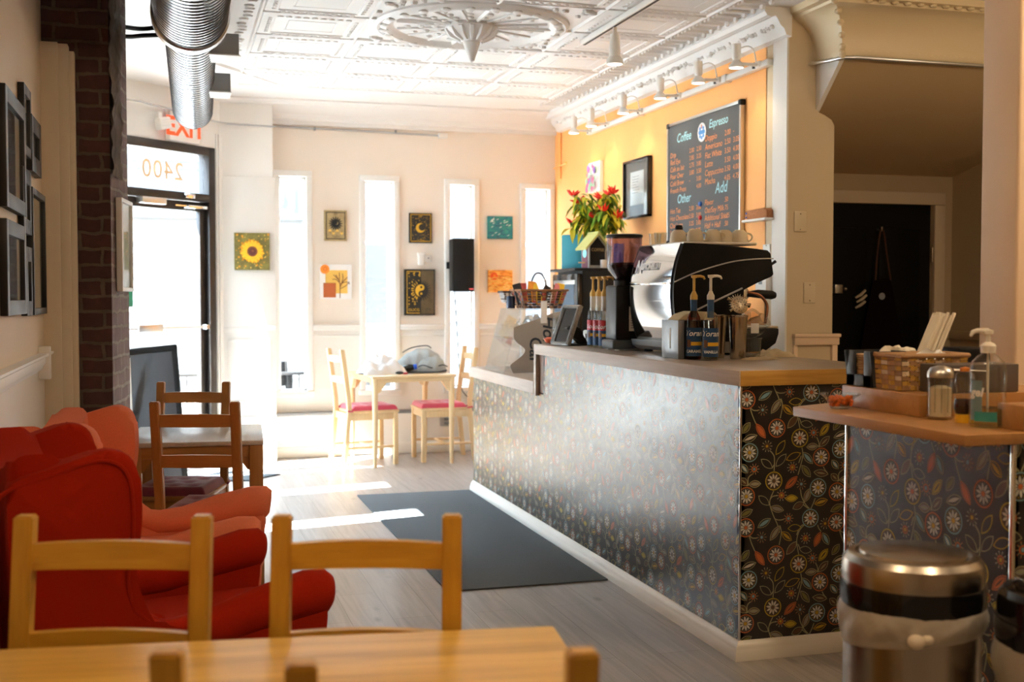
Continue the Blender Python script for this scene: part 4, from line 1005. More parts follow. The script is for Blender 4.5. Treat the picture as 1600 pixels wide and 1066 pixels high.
for _ in range(10): a.lens('canvasw', (R_.uniform(-.105, -.07), R_.uniform(.04, .09)), (R_.uniform(-.08, -.05), R_.uniform(.05, .095)), .003)
a.done('painting', 'teal sea painting, right of the black wall speaker', 'painting', (2.845, yW, 1.995))
M['sunred'] = mat('sun_red', (.72, .09, .01), .6)
a = Art(.228, .20).base('dune').disc('sunred', -.06, .045, .034).disc('orangep', -.055, .048, .012)
for z0 in (-.06, -.02, .01, -.085): a.line('ochre', smooth_line([(-.11, z0), (-.05, z0 + .025), (0, z0), (.06, z0 + .03), (.11, z0 + .01)], 4), .004)
a.done('painting', 'small orange dune painting with a red sun, behind the snack basket', 'painting', (2.845, yW, 1.515))
# on the orange wall (facing -x): rz = -90deg turns local -y to -x
RW = (0, 0, radians(-90))
a = Art(.265, .245, .03).base('canvasw')
for _ in range(60): a.disc(R_.choice(['blot_p', 'blot_v', 'blot_r', 'blot_g']) if 0 else 'canvasw', 0, 0, .001, 3)
M['blot_p'] = mat('pink_blot', (.70, .12, .26), .7); M['blot_v'] = mat('violet_blot', (.26, .16, .45), .7); M['blot_g'] = mat('green_blot', (.35, .65, .42), .7)
for _ in range(34): a.disc(R_.choice(['blot_p', 'blot_p', 'blot_v', 'blot_g']), R_.uniform(-.10, .10), R_.uniform(-.10, .09), R_.uniform(.014, .034), 9)
a.done('canvas', 'small white canvas with pink and violet blots high on the orange wall', 'painting', (XR - .002, 9.0, 2.355), RW, None)
fp = thing('framed_picture', 'black-framed certificate with grey mat on the orange wall left of the chalkboard', 'picture', (XR - .002, 8.115, 2.183), radians(-90))
k = MB()
for (x0, x1, z0, z1) in ((-.245, -.228, -.22, .22), (.228, .245, -.22, .22), (-.245, .245, .203, .22), (-.245, .245, -.22, -.203)): k.box(x0, x1, -.035, 0, z0, z1, .002)
obj('frame', k, 'blackgloss', fp); obj('mat_board', MB().box(-.23, .23, -.015, -.005, -.205, .205), mat('grey_mat_board', (.17, .15, .14), .7), fp)
pg = MB(); pg.box(-.13, .13, -.018, -.015, -.12, .13); o = obj('page', pg, 'canvasw', fp)
k = MB()
for i in range(7): k.box(-.09, R_.uniform(-.03, .06), -.0186, -.018, .09 - i * .02, .094 - i * .02)
obj('print', k, 'greymetal', o); obj('glass', MB().box(-.23, .23, -.022, -.020, -.205, .205), 'pane', fp, smooth=0)

# ------------------------------------------------ chalkboard menu
BY0, BY1, BZ0, BZ1 = 6.455, 7.525, 1.75, 2.56
cbd = thing('chalkboard', 'large chalkboard menu with silver frame on the orange wall', 'chalkboard', (XR, 7.0, 2.15))
bx_ = XR - .028
obj('board', sub(MB().box(bx_, XR - .002, BY0, BY1, BZ0, BZ1), cbd), mat('chalkboard_slate', (.045, .048, .050), .55, noise=.15, nscale=6), cbd)
k = MB()
for (y0, y1, z0, z1) in ((BY0 - .012, BY0 + .004, BZ0, BZ1), (BY1 - .004, BY1 + .012, BZ0, BZ1), (BY0 - .01, BY1 + .01, BZ1 - .004, BZ1 + .014), (BY0 - .01, BY1 + .01, BZ0 - .014, BZ0 + .004)): k.box(bx_ - .008, XR - .002, y0, y1, z0, z1, .003)
obj('frame', sub(k, cbd), 'steel', cbd)
for y in (BY0, BY1):
    for z in (BZ0, BZ1): obj('corner_cap', sub(MB().box(bx_ - .012, XR - .001, y - .018, y + .018, z - .018, z + .018, .008, 3), cbd), 'black', cbd)
M['chalko'] = mat('orange_chalk', (.80, .27, .09), .9); M['chalkb'] = mat('blue_chalk', (.35, .62, .70), .9)
def bmtx(y, z): return Matrix.Translation(-Vector(cbd.location)) @ frame_mtx((bx_ - .001, y, z), (0, -1, 0), (0, 0, 1))
hd = MB()
for tx_, y, z, s_ in (('Coffee', 7.27, 2.455, .085), ('Espresso', 6.755, 2.485, .075), ('Other', 7.265, 2.04, .085), ('Add', 6.71, 2.065, .10), ('Eat  Local', 6.93, 1.785, .06)): add_text(hd, tx_, s_, bmtx(y, z), shear=.2, bold=.001)
obj('headings', hd, 'chalkb', cbd, smooth=0)
ln = MB()
def row(y, z, t_, p1, p2, y1, y2, s_=.066):
    add_text(ln, t_, s_, bmtx(y, z), align='LEFT', shear=.15)
    if p1: add_text(ln, p1, s_ * .85, bmtx(y1, z), align='LEFT')
    if p2: add_text(ln, p2, s_ * .85, bmtx(y2, z), align='LEFT')
for i, (t_, p1, p2) in enumerate((('Drip', '2.00', '2.50'), ('Red Eye', '2.85', '3.25'), ('Cafe au lait', '2.75', '3.85'), ('Pour Over', '3.00', '3.50'), ('Cold Brew', '-', '3.00'), ('French Press', '', '4.00'))): row(7.49, 2.35 - .049 * i, t_, p1, p2, 7.18, 7.07, .050)
for i, (t_, p1, p2) in enumerate((('Doppio', '2.00', '-'), ('Americano', '2.50', '3.05'), ('Flat White', '3.50', '4.00'), ('Latte', '3.50', '4.00'), ('Cappuccino', '3.50', '4.00'), ('Mocha', '4.05', '4.75'))): row(6.945, 2.40 - .056 * i, t_, p1, p2, 6.665, 6.55, .056)
for i, (t_, p1, p2) in enumerate((('Hot Tea', '2.50', '3.00'), ('Hot Chocolate', '2.50', '3.00'), ('Chai Latte', '3.25', '3.85'), ('Steamer', '2.25', '2.85'))): row(7.49, 1.965 - .05 * i, t_, p1, p2, 7.18, 7.07, .050)
for i, (t_, p1, p2) in enumerate((('Flavor', '.50', ''), ('Oat/Soy Milk', '.75', ''), ('Additional Shot', '1.25', ''), ('Half + Half', '.50', ''))): row(6.945, 1.985 - .05 * i, t_, p1, p2, 6.665, 6.55, .052)
obj('menu_lines', ln, 'chalko', cbd, smooth=0)
rd = MB(); rd.m(0).cyl((bx_ - .003, 6.99, 2.45), (bx_ - .0005, 6.99, 2.45), .062, seg=32)
rd.m(1)
for k_ in range(8):
    t_ = 2 * pi * k_ / 8; rd.sph((bx_ - .003, 6.99 + .035 * cos(t_), 2.45 + .035 * sin(t_)), (.001, .013, .013), 8, 4)
rd.box(bx_ - .0042, bx_ - .003, 6.955, 7.025, 2.437, 2.463)
rd.m(2).box(bx_ - .0046, bx_ - .003, 6.986, 6.996, 2.475, 2.50)
rd.xf(Matrix.Translation(-Vector(cbd.location)))
obj('round_badge', rd, ['canvasw', mat('badge_blue', (.06, .26, .60), .5), 'orangep'], cbd)
for nm, y, z, c_ in (('blue', 7.0, 1.985, (.02, .12, .50)), ('red', 7.0, 1.895, (.5, .02, .02))):
    tag(obj('magnet', MB().lathe([(0, .014), (.012, .014), (.015, .010), (.015, 0), (0, 0)], seg=16), mat(nm + '_magnet', c_, .35), None, (bx_ - .0005, y, z), (0, radians(-90), 0)), 'round %s magnet on the chalkboard' % nm, 'magnet')
# small cork shelf, plates and box on the orange wall
cks = thing('wall_shelf', 'little white wall ledge with a slanted cork block right of the chalkboard', 'shelf', (XR, 6.21, 1.83))
obj('ledge', MB().box(-.07, 0, -.145, .145, -.008, .006, .003), 'trim', cks)
obj('cork_block', MB().prism([(-.135, .006), (.10, .006), (.135, .06), (-.10, .065), (-.135, .05)], 0, -.055, -.005, .004), mat('cork', (.34, .14, .055), .9, noise=.5, nscale=90, bump=.4, bscale=120), cks)
pn = MB()
for z in (.02, .045): pn.sph((-.056, .11, z), (.004, .006, .006), 8, 6)
obj('push_pins', pn, mat('blue_pin', (.03, .15, .6), .4), cks)
def plate(name, label, cat, loc, w, h, rz, m='trim', d=.008, group=None, slot=True):
    t = thing(name, label, cat, loc, rz, group)
    obj('face_plate', MB().box(-w / 2, w / 2, -d, 0, -h / 2, h / 2, .003), m, t)
    if slot:
        for s in (-1, 1): obj('screw', MB().cyl((0, -d - .001, s * h * .38), (0, -d + .002, s * h * .38), .0035, seg=10), 'darksteel', t)
        if slot == 2:
            for s in (-1, 1): obj('socket', MB().box(-w * .22, w * .22, -d - .002, -d + .002, s * h * .19 - .013, s * h * .19 + .013, .003), 'greymetal', t)
    return t
plate('wall_plate', 'small white plate on the orange wall just below the cork ledge', 'plate', (XR, 6.16, 1.655), .085, .06, radians(-90), 'trim')
tb = thing('control_box', 'white control box on the orange wall behind the coffee machine', 'control box', (XR, 6.15, 1.46), radians(-90))
obj('case', MB().box(-.065, .065, -.05, 0, -.06, .06, .006), 'trim', tb); obj('display', MB().box(-.02, .02, -.053, -.048, -.01, .03, .002), 'greymetal', tb)
plate('switch_plate', 'blank beige plate on the post, the upper of two', 'plate', (3.448, 5.93, 1.805), .078, .115, 0, mat('beige_plate', (.66, .55, .38), .35))
plate('switch_plate', 'blank beige plate on the post, the lower of two', 'plate', (3.512, 5.93, 1.40), .075, .118, 0, bpy.data.materials['beige_plate'])
plate('wall_outlet', 'grey socket low on the white plinth behind the right window-table chair', 'outlet', (2.345, YF - .05, .275), .12, .085, 0, 'steel', slot=2)
tq = thing('thermostat', 'white thermostat on the window wall above the yin-yang painting', 'thermostat', (2.125, YF, 1.71))
obj('housing', MB().box(-.028, .028, -.03, 0, -.055, .03, .006), 'trim', tq); obj('cap', MB().box(-.034, .034, -.022, 0, .025, .055, .004), 'trim', tq)
dq = thing('wall_dial', 'small white round-eyed switch right of the thermostat', 'switch', (2.19, YF, 1.712)); obj('plate', MB().box(-.03, .03, -.008, 0, -.03, .03, .003), 'trim', dq); obj('dial', MB().cyl((0, -.016, .004), (0, -.006, .004), .007, seg=12), 'greymetal', dq)

# ------------------------------------------------ speaker, conduit
spk = thing('wall_speaker', 'tall black loudspeaker hung in front of the third slit window', 'speaker', (2.464, YF - .01, 1.653))
obj('cabinet', MB().box(-.095, .095, -.17, -.03, -.23, .23, .008), 'black', spk)
k = MB(); k.box(-.097, .097, -.182, -.168, -.232, .232, .006); 
obj('grille', k, 'blackmat', spk)
obj('badge', MB().box(.05, .09, -.184, -.181, -.215, -.203), mat('red_badge', (.55, .08, .09), .5), spk)
obj('bracket', MB().box(-.115, -.05, -.035, .01, -.03, .03, .003), 'blackmat', spk)
tag(obj('speaker_cable', MB().tube(smooth_line([(2.40, 9.98, 1.425), (2.43, 10.02, 1.1), (2.46, 10.04, .7), (2.50, 10.055, .52), (2.66, 10.045, .40)], 6), .004, 6), 'blackmat'), 'thin dark cable hanging down from the black speaker', 'cable')
M['conduitp'] = mat('painted_conduit', (.42, .42, .42), .4)
cd = thing('conduit', 'thin grey conduit run along the top of the window wall ending in a box', 'conduit', (1.55, YF, 2.80))
obj('pipe', MB().tube([(-.69, -.012, .02), (-.2, -.012, .012), (.2, -.012, .006), (.74, -.012, -.006)], .008, 8), 'conduitp', cd)
obj('junction_box', MB().box(.73, .81, -.05, 0, -.03, .015, .005), 'trim', cd)
ck = MB()
for x in (-.35, .35): ck.box(x - .008, x + .008, -.026, 0, -.004, .026, .003)
obj('clip', ck, 'greymetal', cd)
tag(obj('conduit', MB().tube([(-.55, 9.0, 2.84), (-.2, 9.15, 2.83), (.40, 9.79, 2.79), (.46, 9.81, 2.785), (.84, 9.81, 2.775)], .008, 8), 'conduitp'), 'thin grey conduit above the entrance door running to the corner pilaster', 'conduit')
op = thing('conduit', 'orange-painted conduit stub in the far corner of the orange wall', 'conduit', (XR, 9.92, 2.60))
obj('pipe', MB().tube([(-.014, 0, .24), (-.014, 0, -.17)], .010, 8), 'orange', op); obj('side_run', MB().tube([(-.014, .17, -.06), (-.014, -.16, -.045)], .009, 8), 'orange', op)
# ------------------------------------------------ exit sign above the door
ex = thing('exit_sign', 'white sign with red EXIT letters above the entrance door', 'exit sign', EM @ Vector((.43, .0, 2.70)), EA + pi)
obj('housing', MB().box(-.16, .16, .0, .055, -.115, .115, .01), 'trim', ex)
obj('letters', add_text(MB(), 'EXIT', .20, Matrix(((-1, 0, 0, 0), (0, 0, 1, .0565), (0, 1, 0, -.01), (0, 0, 0, 1))), bold=.006), mat('exit_red', (.80, .05, .01), .5, emit=(1, .07, .01), estr=.5), ex, smooth=0)
el = thing('emergency_light', 'white emergency lamp head left of the exit sign', 'emergency light', EM @ Vector((.67, .0, 2.70)), EA + pi)
obj('lamp_head', MB().box(-.055, .055, .03, .10, -.045, .045, .012, mtx=Matrix.Rotation(radians(14), 4, 'Y')), 'trim', el); obj('mount', MB().box(-.02, .02, 0, .04, .0, .09, .004), 'trim', el)
rf = MB()
for i in range(4): rf.box(-.048, .048, .0995, .104, -.034 + i * .02, -.022 + i * .02, .003, mtx=Matrix.Rotation(radians(14), 4, 'Y'))
obj('lens_ribs', rf, 'canvasw', el)

# ------------------------------------------------ spiral duct
du = thing('air_duct', 'galvanised spiral air duct hanging under the ceiling with two side registers', 'duct', (.13, 6.0, 2.78))
def helix(mb, p0, p1, r, pitch):
    p0, p1 = Vector(p0), Vector(p1); L = (p1 - p0).length; t_ = (p1 - p0).normalized(); u_ = t_.cross(Vector((0, 0, 1))).normalized(); w_ = u_.cross(t_); n = int(L / pitch * 40)
    return mb.tube([p0 + t_ * (L * i / n) + (u_ * cos(2 * pi * i / 40) + w_ * sin(2 * pi * i / 40)) * r for i in range(n + 1)], .0032, 5)
AX0, AX1 = (-.02, .06, -.01), (.03, 2.26, -.135)
M['seam'] = mat('duct_seam', (.10, .10, .105), .45, metal=.8)
q = obj('wide_section', MB().tube([(-.06, -3.2, .0), (-.04, -1.0, -.005), (-.02, .04, -.01)], .178, 64, caps=False), 'galv', du, smooth=60)
obj('spiral_seam', helix(MB(), (-.05, -2.2, -.002), (-.02, -.03, -.01), .1785, .055), 'seam', q)
q = obj('narrow_section', MB().tube([AX0, AX1], .130, 64, caps=False), 'galv', du, smooth=60)
obj('spiral_seam', helix(MB(), AX0, AX1, .1305, .055), 'seam', q)
obj('collar', MB().tube([(-.02, -.03, -.008), (-.02, -.02, -.008), (-.02, .05, -.01), (-.019, .07, -.01)], [.18, .19, .19, .132], 48, caps=False), 'galv', du)
obj('end_cap', MB().cyl((.0298, 2.25, -.1348), (.03, 2.262, -.1352), .128, seg=48), 'galv', du)
for yy, zz in ((.52, -.06), (1.42, -.105)):
    rg_ = MB().box(.08, .235, yy - .11, yy + .11, zz - .055, zz + .055, .003)
    q = obj('register', rg_, 'greymetal', du)
    obj('grille_face', MB().box(.075, .24, yy - .112, yy + .112, zz - .062, zz - .054, .002), 'trim', q)
hg = MB()
for y in (-1.5, .4, 1.9): hg.box(-.03, .03, y - .012, y + .012, .10, .222)
obj('hanger_strap', hg, 'galv', du)
for i, (z0, z1) in enumerate(((2.80, 2.85), (2.765, 2.80))):
    tag(obj('black_cable', MB().tube(smooth_line([(-.02, 6.45 + .05 * i, z0), (-.12, 6.5, z0 - .01), (-.22, 6.62, z1 - .03), (-.40, 6.66, z1)], 5), .012, 8), 'blackmat'), 'black cable from the duct to the brick pier, %s of the pair' % ('upper', 'lower')[i], 'cable', 'cables between the duct and the brick pier')

# ------------------------------------------------ track lights
M['lamp'] = mat('lamp_lens', (1, .96, .9), .3, emit=(1, .90, .76), estr=8)
tr = thing('light_track', 'long white lighting track along the top of the orange wall', 'light track', (XR, 7.6, 2.735))
obj('rail', MB().box(-.045, -.002, -1.50, 1.55, -.018, .018, .004), 'trim', tr)
jn = MB()
for y in (-.95, .45): jn.box(-.05, -.001, y - .03, y + .03, -.024, .024, .004)
obj('joint', jn, 'trim', tr)
WL = [(9.05, .155, 'farthest of the six over the orange wall'), (8.64, .15, 'second from the far end of the orange wall track'), (7.97, .15, 'third from the far end of the orange wall track'), (7.30, .15, 'fourth from the far end of the orange wall track'), (6.71, .15, 'second nearest of the six over the orange wall'), (6.20, .15, 'nearest of the six over the orange wall, by the post')]
tl = None
for y, r_, lab in WL:
    lb = 'white spotlight arm, ' + lab
    if tl is None:
        tl = thing('track_light', lb, 'track light', (XR, y, 2.735), 0, 'spotlights over the orange wall')
        obj('arm', MB().tube([(-.03, 0, .0), (-.10, 0, .0), (-.165, 0, .0)], [.016, .013, .012], 10, flat=.7).box(-.06, -.02, -.022, .022, -.015, .02, .004), 'trim', tl)
        hd_ = obj('lamp_head', MB().lathe([(.012, .115), (.026, .11), (.026, .03), (.018, .02), (.030, .005), (.044, -.012), (.044, -.026), (.040, -.026), (.034, -.016), (0, -.016)], (-.19, 0, 0), 24), 'trim', tl)
        obj('lens', MB().cyl((-.19, 0, -.019), (-.19, 0, -.0225), .037, seg=24), 'lamp', hd_)
        obj('lead', MB().tube(smooth_line([(-.165, 0, .09), (-.12, 0, .105), (-.08, 0, .085), (-.062, 0, .015)], 5), .004, 6), 'trim', tl)
        obj('track_adapter', MB().box(-.055, -.008, .025, .065, -.012, .022, .003), 'black', tl)
    else: dup(tl, (XR, y, 2.735), None, lb)
    light('SPOT', 'track_lamp', (XR - .19, y, 2.70), 3, (1.0, .80, .55), shadow_soft_size=.03, spot_size=radians(120), spot_blend=.6)
t2 = thing('light_track', 'white lighting track on the tin ceiling, running towards the medallion', 'light track', (2.49, 6.0, ZC))
obj('rail', MB().box(-.022, .022, -4.2, .92, -.055, -.024, .003), 'trim', t2); obj('slot', MB().box(-.008, .008, -4.2, .90, -.057, -.054), 'black', t2)
t3 = thing('ceiling_spotlight', 'white cylinder spotlight hanging from the ceiling track', 'spotlight', (2.50, 6.40, 2.945))
obj('stem', MB().cyl((0, 0, 0), (0, 0, -.05), .012, seg=12), 'trim', t3); sh_ = obj('lamp_head', MB().lathe([(.0, -.04), (.026, -.04), (.030, -.06), (.034, -.17), (.048, -.185), (.050, -.215), (.044, -.215), (.04, -.205), (0, -.205)], seg=24), 'trim', t3)
obj('lens', MB().cyl((0, 0, -.207), (0, 0, -.211), .041, seg=24), 'lamp', sh_)
light('SPOT', 'ceiling_lamp', (2.50, 6.40, 2.715), 5, (1.0, .85, .65), shadow_soft_size=.03, spot_size=radians(110), spot_blend=.6)

# ------------------------------------------------ frames on the left wall and the pier
FRM = [(4.49, 5.09, 1.70, 2.135, .028, .055, 'large black frame at the left picture edge, upper row', 'photod'), (5.07, 5.32, 1.955, 2.24, .026, .04, 'topmost black frame on the left wall, beside the large one', 'photod'), (5.29, 5.66, 1.91, 2.148, .03, .07, 'black square frame nearest the brick pier, upper row', 'photol'),
       (5.02, 5.30, 1.635, 1.90, .024, .06, 'narrow black frame in the middle of the left wall group', 'photod'), (5.29, 5.81, 1.30, 1.842, .03, .028, 'tall black frame with pale sheet nearest the brick pier', 'photol'), (4.47, 5.04, 1.31, 1.657, .028, .055, 'large black frame at the left picture edge, lower row', 'photod'), (5.08, 5.31, 1.30, 1.583, .024, .06, 'small narrow black frame in the lower row of the left wall', 'photod')]
M['photod'] = mat('sepia_print', (.11, .07, .04), .4, noise=.6, nscale=6); M['photol'] = mat('pale_print', (.36, .29, .19), .5, noise=.2, nscale=5); M['frameb'] = mat('black_frame', (.008, .0085, .010), .4)
for y0, y1, z0, z1, d_, b_, lab, ph in FRM:
    t = thing('picture_frame', lab, 'picture frame', (XL, (y0 + y1) / 2, (z0 + z1) / 2), 0, 'frames on the left wall')
    w2, h2_ = (y1 - y0) / 2, (z1 - z0) / 2; k = MB()
    for (a0, a1, c0, c1) in ((-w2, -w2 + b_, -h2_, h2_), (w2 - b_, w2, -h2_, h2_), (-w2 + b_ - .001, w2 - b_ + .001, h2_ - b_, h2_), (-w2 + b_ - .001, w2 - b_ + .001, -h2_, -h2_ + b_)): k.box(.001, d_, a0, a1, c0, c1, .002)
    obj('frame', k, 'frameb', t); obj('picture', MB().box(.002, .012, -w2 + b_, w2 - b_, -h2_ + b_, h2_ - b_), ph, t)
    obj('glass', MB().box(.016, .018, -w2 + b_, w2 - b_, -h2_ + b_, h2_ - b_), 'pane', t, smooth=0)
pf = thing('picture_frame', 'pale-edged framed picture on the side of the brick pier, catching the light', 'picture frame', (-.236, 6.33, 1.64), 0)
pm = Matrix.Rotation(radians(-7), 4, 'Z'); k = MB()
for (a0, a1, c0, c1) in ((-.17, -.15, -.235, .235), (.15, .17, -.235, .235), (-.15, .15, .215, .235), (-.15, .15, -.235, -.215)): k.box(0, .03, a0, a1, c0, c1, .002, mtx=pm)
obj('frame', k, 'trim', pf); obj('picture', MB().box(.002, .015, -.15, .15, -.215, .215, mtx=pm), 'canvasw', pf); obj('glass', MB().box(.018, .02, -.15, .15, -.215, .215, mtx=pm), 'pane', pf, smooth=0)

# ------------------------------------------------ apron on the back door
ap = thing('apron', 'dark brown apron with a round badge hanging on the black back door', 'apron', (4.70, 7.0, 1.40))
def apf(u, v):
    z = .10 - .95 * v; hw = .070 + .10 * min(1, max(0, (v - .02) / .5)) ** .9
    x = (u - .5) * 2 * hw; return (x, -.02 - .012 * sin(u * 11 + v * 3) * v - .02 * (1 - (2 * u - 1) ** 2), z)
obj('cloth', MB().grid(apf, 24, 30, thick=.004), mat('brown_canvas', (.014, .007, .005), .95, spec=.1, bump=.2, bscale=200), ap, smooth=60)
obj('neck_strap', MB().tube(smooth_line([(-.06, -.03, .09), (-.05, -.03, .25), (-.03, -.035, .42), (.0, -.03, .42), (.03, -.03, .25), (.06, -.03, .09)], 5), .006, 6), mat('strap_leather', (.06, .02, .008), .7), ap)
obj('hook', MB().tube([(-.02, 0.02, .44), (-.02, -.035, .43), (-.02, -.04, .455)], .006, 8), 'steel', ap)
obj('badge', MB().cyl((-.02, -.046, -.02), (-.02, -.05, -.02), .024, seg=20), mat('pale_badge', (.28, .30, .34), .5), ap)
gl = thing('striped_cloth', 'pale striped cloth tucked beside the apron on the back door', 'cloth', (4.53, 6.985, 1.36))
for i, (x, z, a_) in enumerate(((-.0, .03, .5), (.01, .0, .35), (.0, -.04, .2))): obj('stripe', MB().tube([(x - .035, 0, z - .02), (x, -.01, z + .0), (x + .04, 0, z + .02 + .02 * a_)], [.007, .011, .009], 8), mat('glove_cloth', (.45, .40, .30), .9), gl)
# ------------------------------------------------ bistro set and railing outside
bt_ = thing('bistro_table', 'dark bistro table on the pavement outside the first slit window', 'table', (1.16, 12.0, -.12))
obj('table_top', MB().lathe([(0, .72), (.32, .72), (.32, .745), (0, .745)], seg=32), 'blackmat', bt_); obj('pedestal', MB().cyl((0, 0, .02), (0, 0, .72), .03).lathe([(0, 0), (.22, 0), (.20, .03), (.03, .05)], seg=24), 'blackmat', bt_)
for i, (x, y, r_) in enumerate(((1.0, 11.6, 20), (2.05, 11.8, 150))):
    bc = thing('bistro_chair', ('dark bistro chair outside the first slit window', 'dark bistro chair outside the second slit window')[i], 'chair', (x, y, -.12), radians(r_))
    obj('seat', MB().box(-.2, .2, -.2, .2, .43, .45, .01), 'blackmat', bc); obj('backrest', MB().box(-.2, .2, .19, .21, .6, .85, .008), 'blackmat', bc)
    for sx in (-1, 1):
        for sy in (-1, 1): obj('leg', MB().cyl((sx * .19, sy * .19, 0), (sx * .18, sy * .18, .85 if sy > 0 else .43), .012, seg=8), 'blackmat', bc)
rl = thing('iron_railing', 'dark iron railing along the pavement outside the slit windows', 'railing', (1.5, 13.2, -.12))
obj('rail', MB().box(-1.6, 1.6, -.015, .015, .62, .65).box(-1.6, 1.6, -.015, .015, .08, .11), 'blackmat', rl)
for i in range(27): obj('baluster', MB().box(-1.58 + i * .1215 - .007, -1.58 + i * .1215 + .007, -.007, .007, .0, .64), 'blackmat', rl)
# ============================================================ ON THE COUNTER
T = 1.1012
def T3(p, z0=0): return Vector(p)
# ---- espresso machine
em = thing('espresso_machine', 'large black and chrome espresso machine on the high worktop', 'espresso machine', (2.5, 5.25, T))
def ems(mb): return mb.xf(Matrix.Translation(-Vector(em.location)))
side = smooth_line([(2.300, 1.630), (2.42, 1.625), (2.60, 1.612), (2.735, 1.600)], 2) + [(2.752, 1.585), (2.768, 1.484), (2.755, 1.472), (2.605, 1.415), (2.60, 1.27), (2.56, 1.165), (2.285, 1.165)]
front = smooth_line([(2.285, 1.165), (2.262, 1.255), (2.250, 1.345), (2.250, 1.44), (2.268, 1.54), (2.300, 1.630)], 3)
body = [(x, z) for x, z in side[:-1]] + front[:-1]
k = MB(); k.prism([(x, z) for x, z in body], 1, 5.03, 5.50)
obj('body', ems(k), 'black', em)
for (y0, y1) in ((4.995, 5.03), (5.50, 5.535)):
    k = MB(); k.prism(body, 1, y0, y1, .006); q = obj('side_panel', ems(k), mat('satin_black_panel', (.006, .006, .0065), .5, spec=.18) if 'satin_black_panel' not in bpy.data.materials else bpy.data.materials['satin_black_panel'], em)
    s_ = MB(); yy = y0 - .003 if y0 < 5.2 else y1 + .003
    c1 = smooth_line([(2.252, 1.447), (2.372, 1.496), (2.537, 1.541), (2.66, 1.556), (2.762, 1.56)], 5)
    s_.tube([(x, yy, z) for x, z in c1], .0035, 6); s_.tube([(2.33, yy, 1.300), (2.40, yy, 1.332), (2.600, yy, 1.418)], .0045, 6)
    obj('trim_line', ems(s_), 'steel', q)
ch_ = MB(); pr1 = front
ch_.rings([[(x - .006, y, z) for x, z in pr1] for y in (5.022, 5.15, 5.26, 5.38, 5.508)], closed=False, caps=False)
obj('chrome_panel', ems(ch_), 'chrome', em, smooth=60)
tp = MB(); tp.box(2.262, 2.30, 5.02, 5.51, 1.255, 1.262, .002).box(2.238, 2.252, 5.02, 5.51, 1.436, 1.446, .003); obj('panel_seam', ems(tp), 'chrome', em)
obj('top_tray', ems(MB().box(2.30, 2.68, 5.0, 5.53, 1.622, 1.636, .004)), 'steel', em)
bs = MB(); bs.rings([[(2.255, y, 1.163), (2.262, y, 1.135), (2.29, y, 1.115), (2.40, y, 1.112), (2.60, y, 1.112), (2.60, y, 1.163)] for y in (5.0, 5.53)]); obj('base', ems(bs), 'greymetal', em)
for x in (2.33, 2.56):
    for y in (5.05, 5.48): obj('foot', ems(MB().cyl((x, y, T), (x, y, 1.116), .022, seg=16)), 'black', em)
obj('drip_tray', ems(MB().prism([(2.60, 1.225), (2.80, 1.225), (2.80, 1.20), (2.785, 1.155), (2.73, 1.118), (2.60, 1.112)], 1, 5.0, 5.53, .004)), 'black', em)
obj('tray_grate', ems(MB().box(2.605, 2.80, 5.005, 5.525, 1.226, 1.238, .003)), 'steel', em)
for y in (5.12, 5.40):
    g = obj('group_head', ems(MB().lathe([(.034, .05), (.034, .01), (.040, 0), (.040, -.02), (0, -.02)], (2.655, y, 1.41), 24)), 'chrome', em)
    pfh = MB().tube([(2.655, y, 1.385), (2.70, y, 1.39), (2.75, y, 1.392), (2.825, y, 1.386), (2.845, y, 1.385)], [.010, .014, .021, .022, .015], 14); obj('portafilter_handle', ems(pfh), 'black', g)
    obj('portafilter', ems(MB().lathe([(.037, .0), (.037, -.028), (.02, -.04), (0, -.04)], (2.655, y, 1.395), 24)), 'chrome', g)
sw = MB().tube(smooth_line([(2.64, 5.015, 1.40), (2.70, 5.01, 1.385), (2.735, 5.005, 1.345), (2.735, 5.0, 1.30), (2.725, 5.0, 1.25)], 5), .007, 10); obj('steam_wand', ems(sw), mat('copper_wand', (.25, .10, .05), .3, metal=.8), em)
obj('steam_lever', ems(MB().tube([(2.755, 5.02, 1.525), (2.79, 5.02, 1.548)], [.006, .008], 8)), 'black', em)
wl = MB(); add_text(wl, 'N', .085, frame_mtx((2.2515, 5.43, 1.525), (0, -1, 0), (.25, 0, 1)), bold=.004, shear=.25); add_text(wl, 'SIMONELLI', .042, frame_mtx((2.2515, 5.29, 1.525), (0, -1, 0), (.25, 0, 1)), bold=.003); obj('name_lettering', ems(wl), 'canvasw', em, smooth=0)
# cups on top
M['cup'] = mat('cream_ceramic', (.72, .62, .44), .3)
cup0 = None
for i, (x, y, rz_, lab) in enumerate(((2.345, 5.16, -40, 'leftmost of the upturned cups on the machine, half hidden'), (2.395, 5.08, -15, 'second upturned cup from the left on the machine'), (2.488, 5.08, -15, 'middle upturned cup on the machine'), (2.560, 5.10, -10, 'fourth upturned cup from the left on the machine'), (2.628, 5.08, -20, 'rightmost upturned cup on the machine'))):
    lab = 'cream cup, ' + lab
    if cup0 is None:
        cup0 = thing('cup', lab, 'cup', (x, y, 1.6365), radians(rz_), 'upturned cups on the coffee machine')
        obj('bowl', MB().lathe([(.038, 0), (.0405, 0), (.040, .02), (.035, .048), (.026, .058), (.022, .058), (.022, .062), (.019, .062), (.019, .057), (0, .056)], seg=28), 'cup', cup0)
        obj('handle', MB().tube(smooth_line([(.037, 0, .046), (.055, 0, .040), (.060, 0, .024), (.050, 0, .010), (.039, 0, .010)], 4), .0045, 8), 'cup', cup0)
    else: dup(cup0, (x, y, 1.6365), radians(rz_), lab)
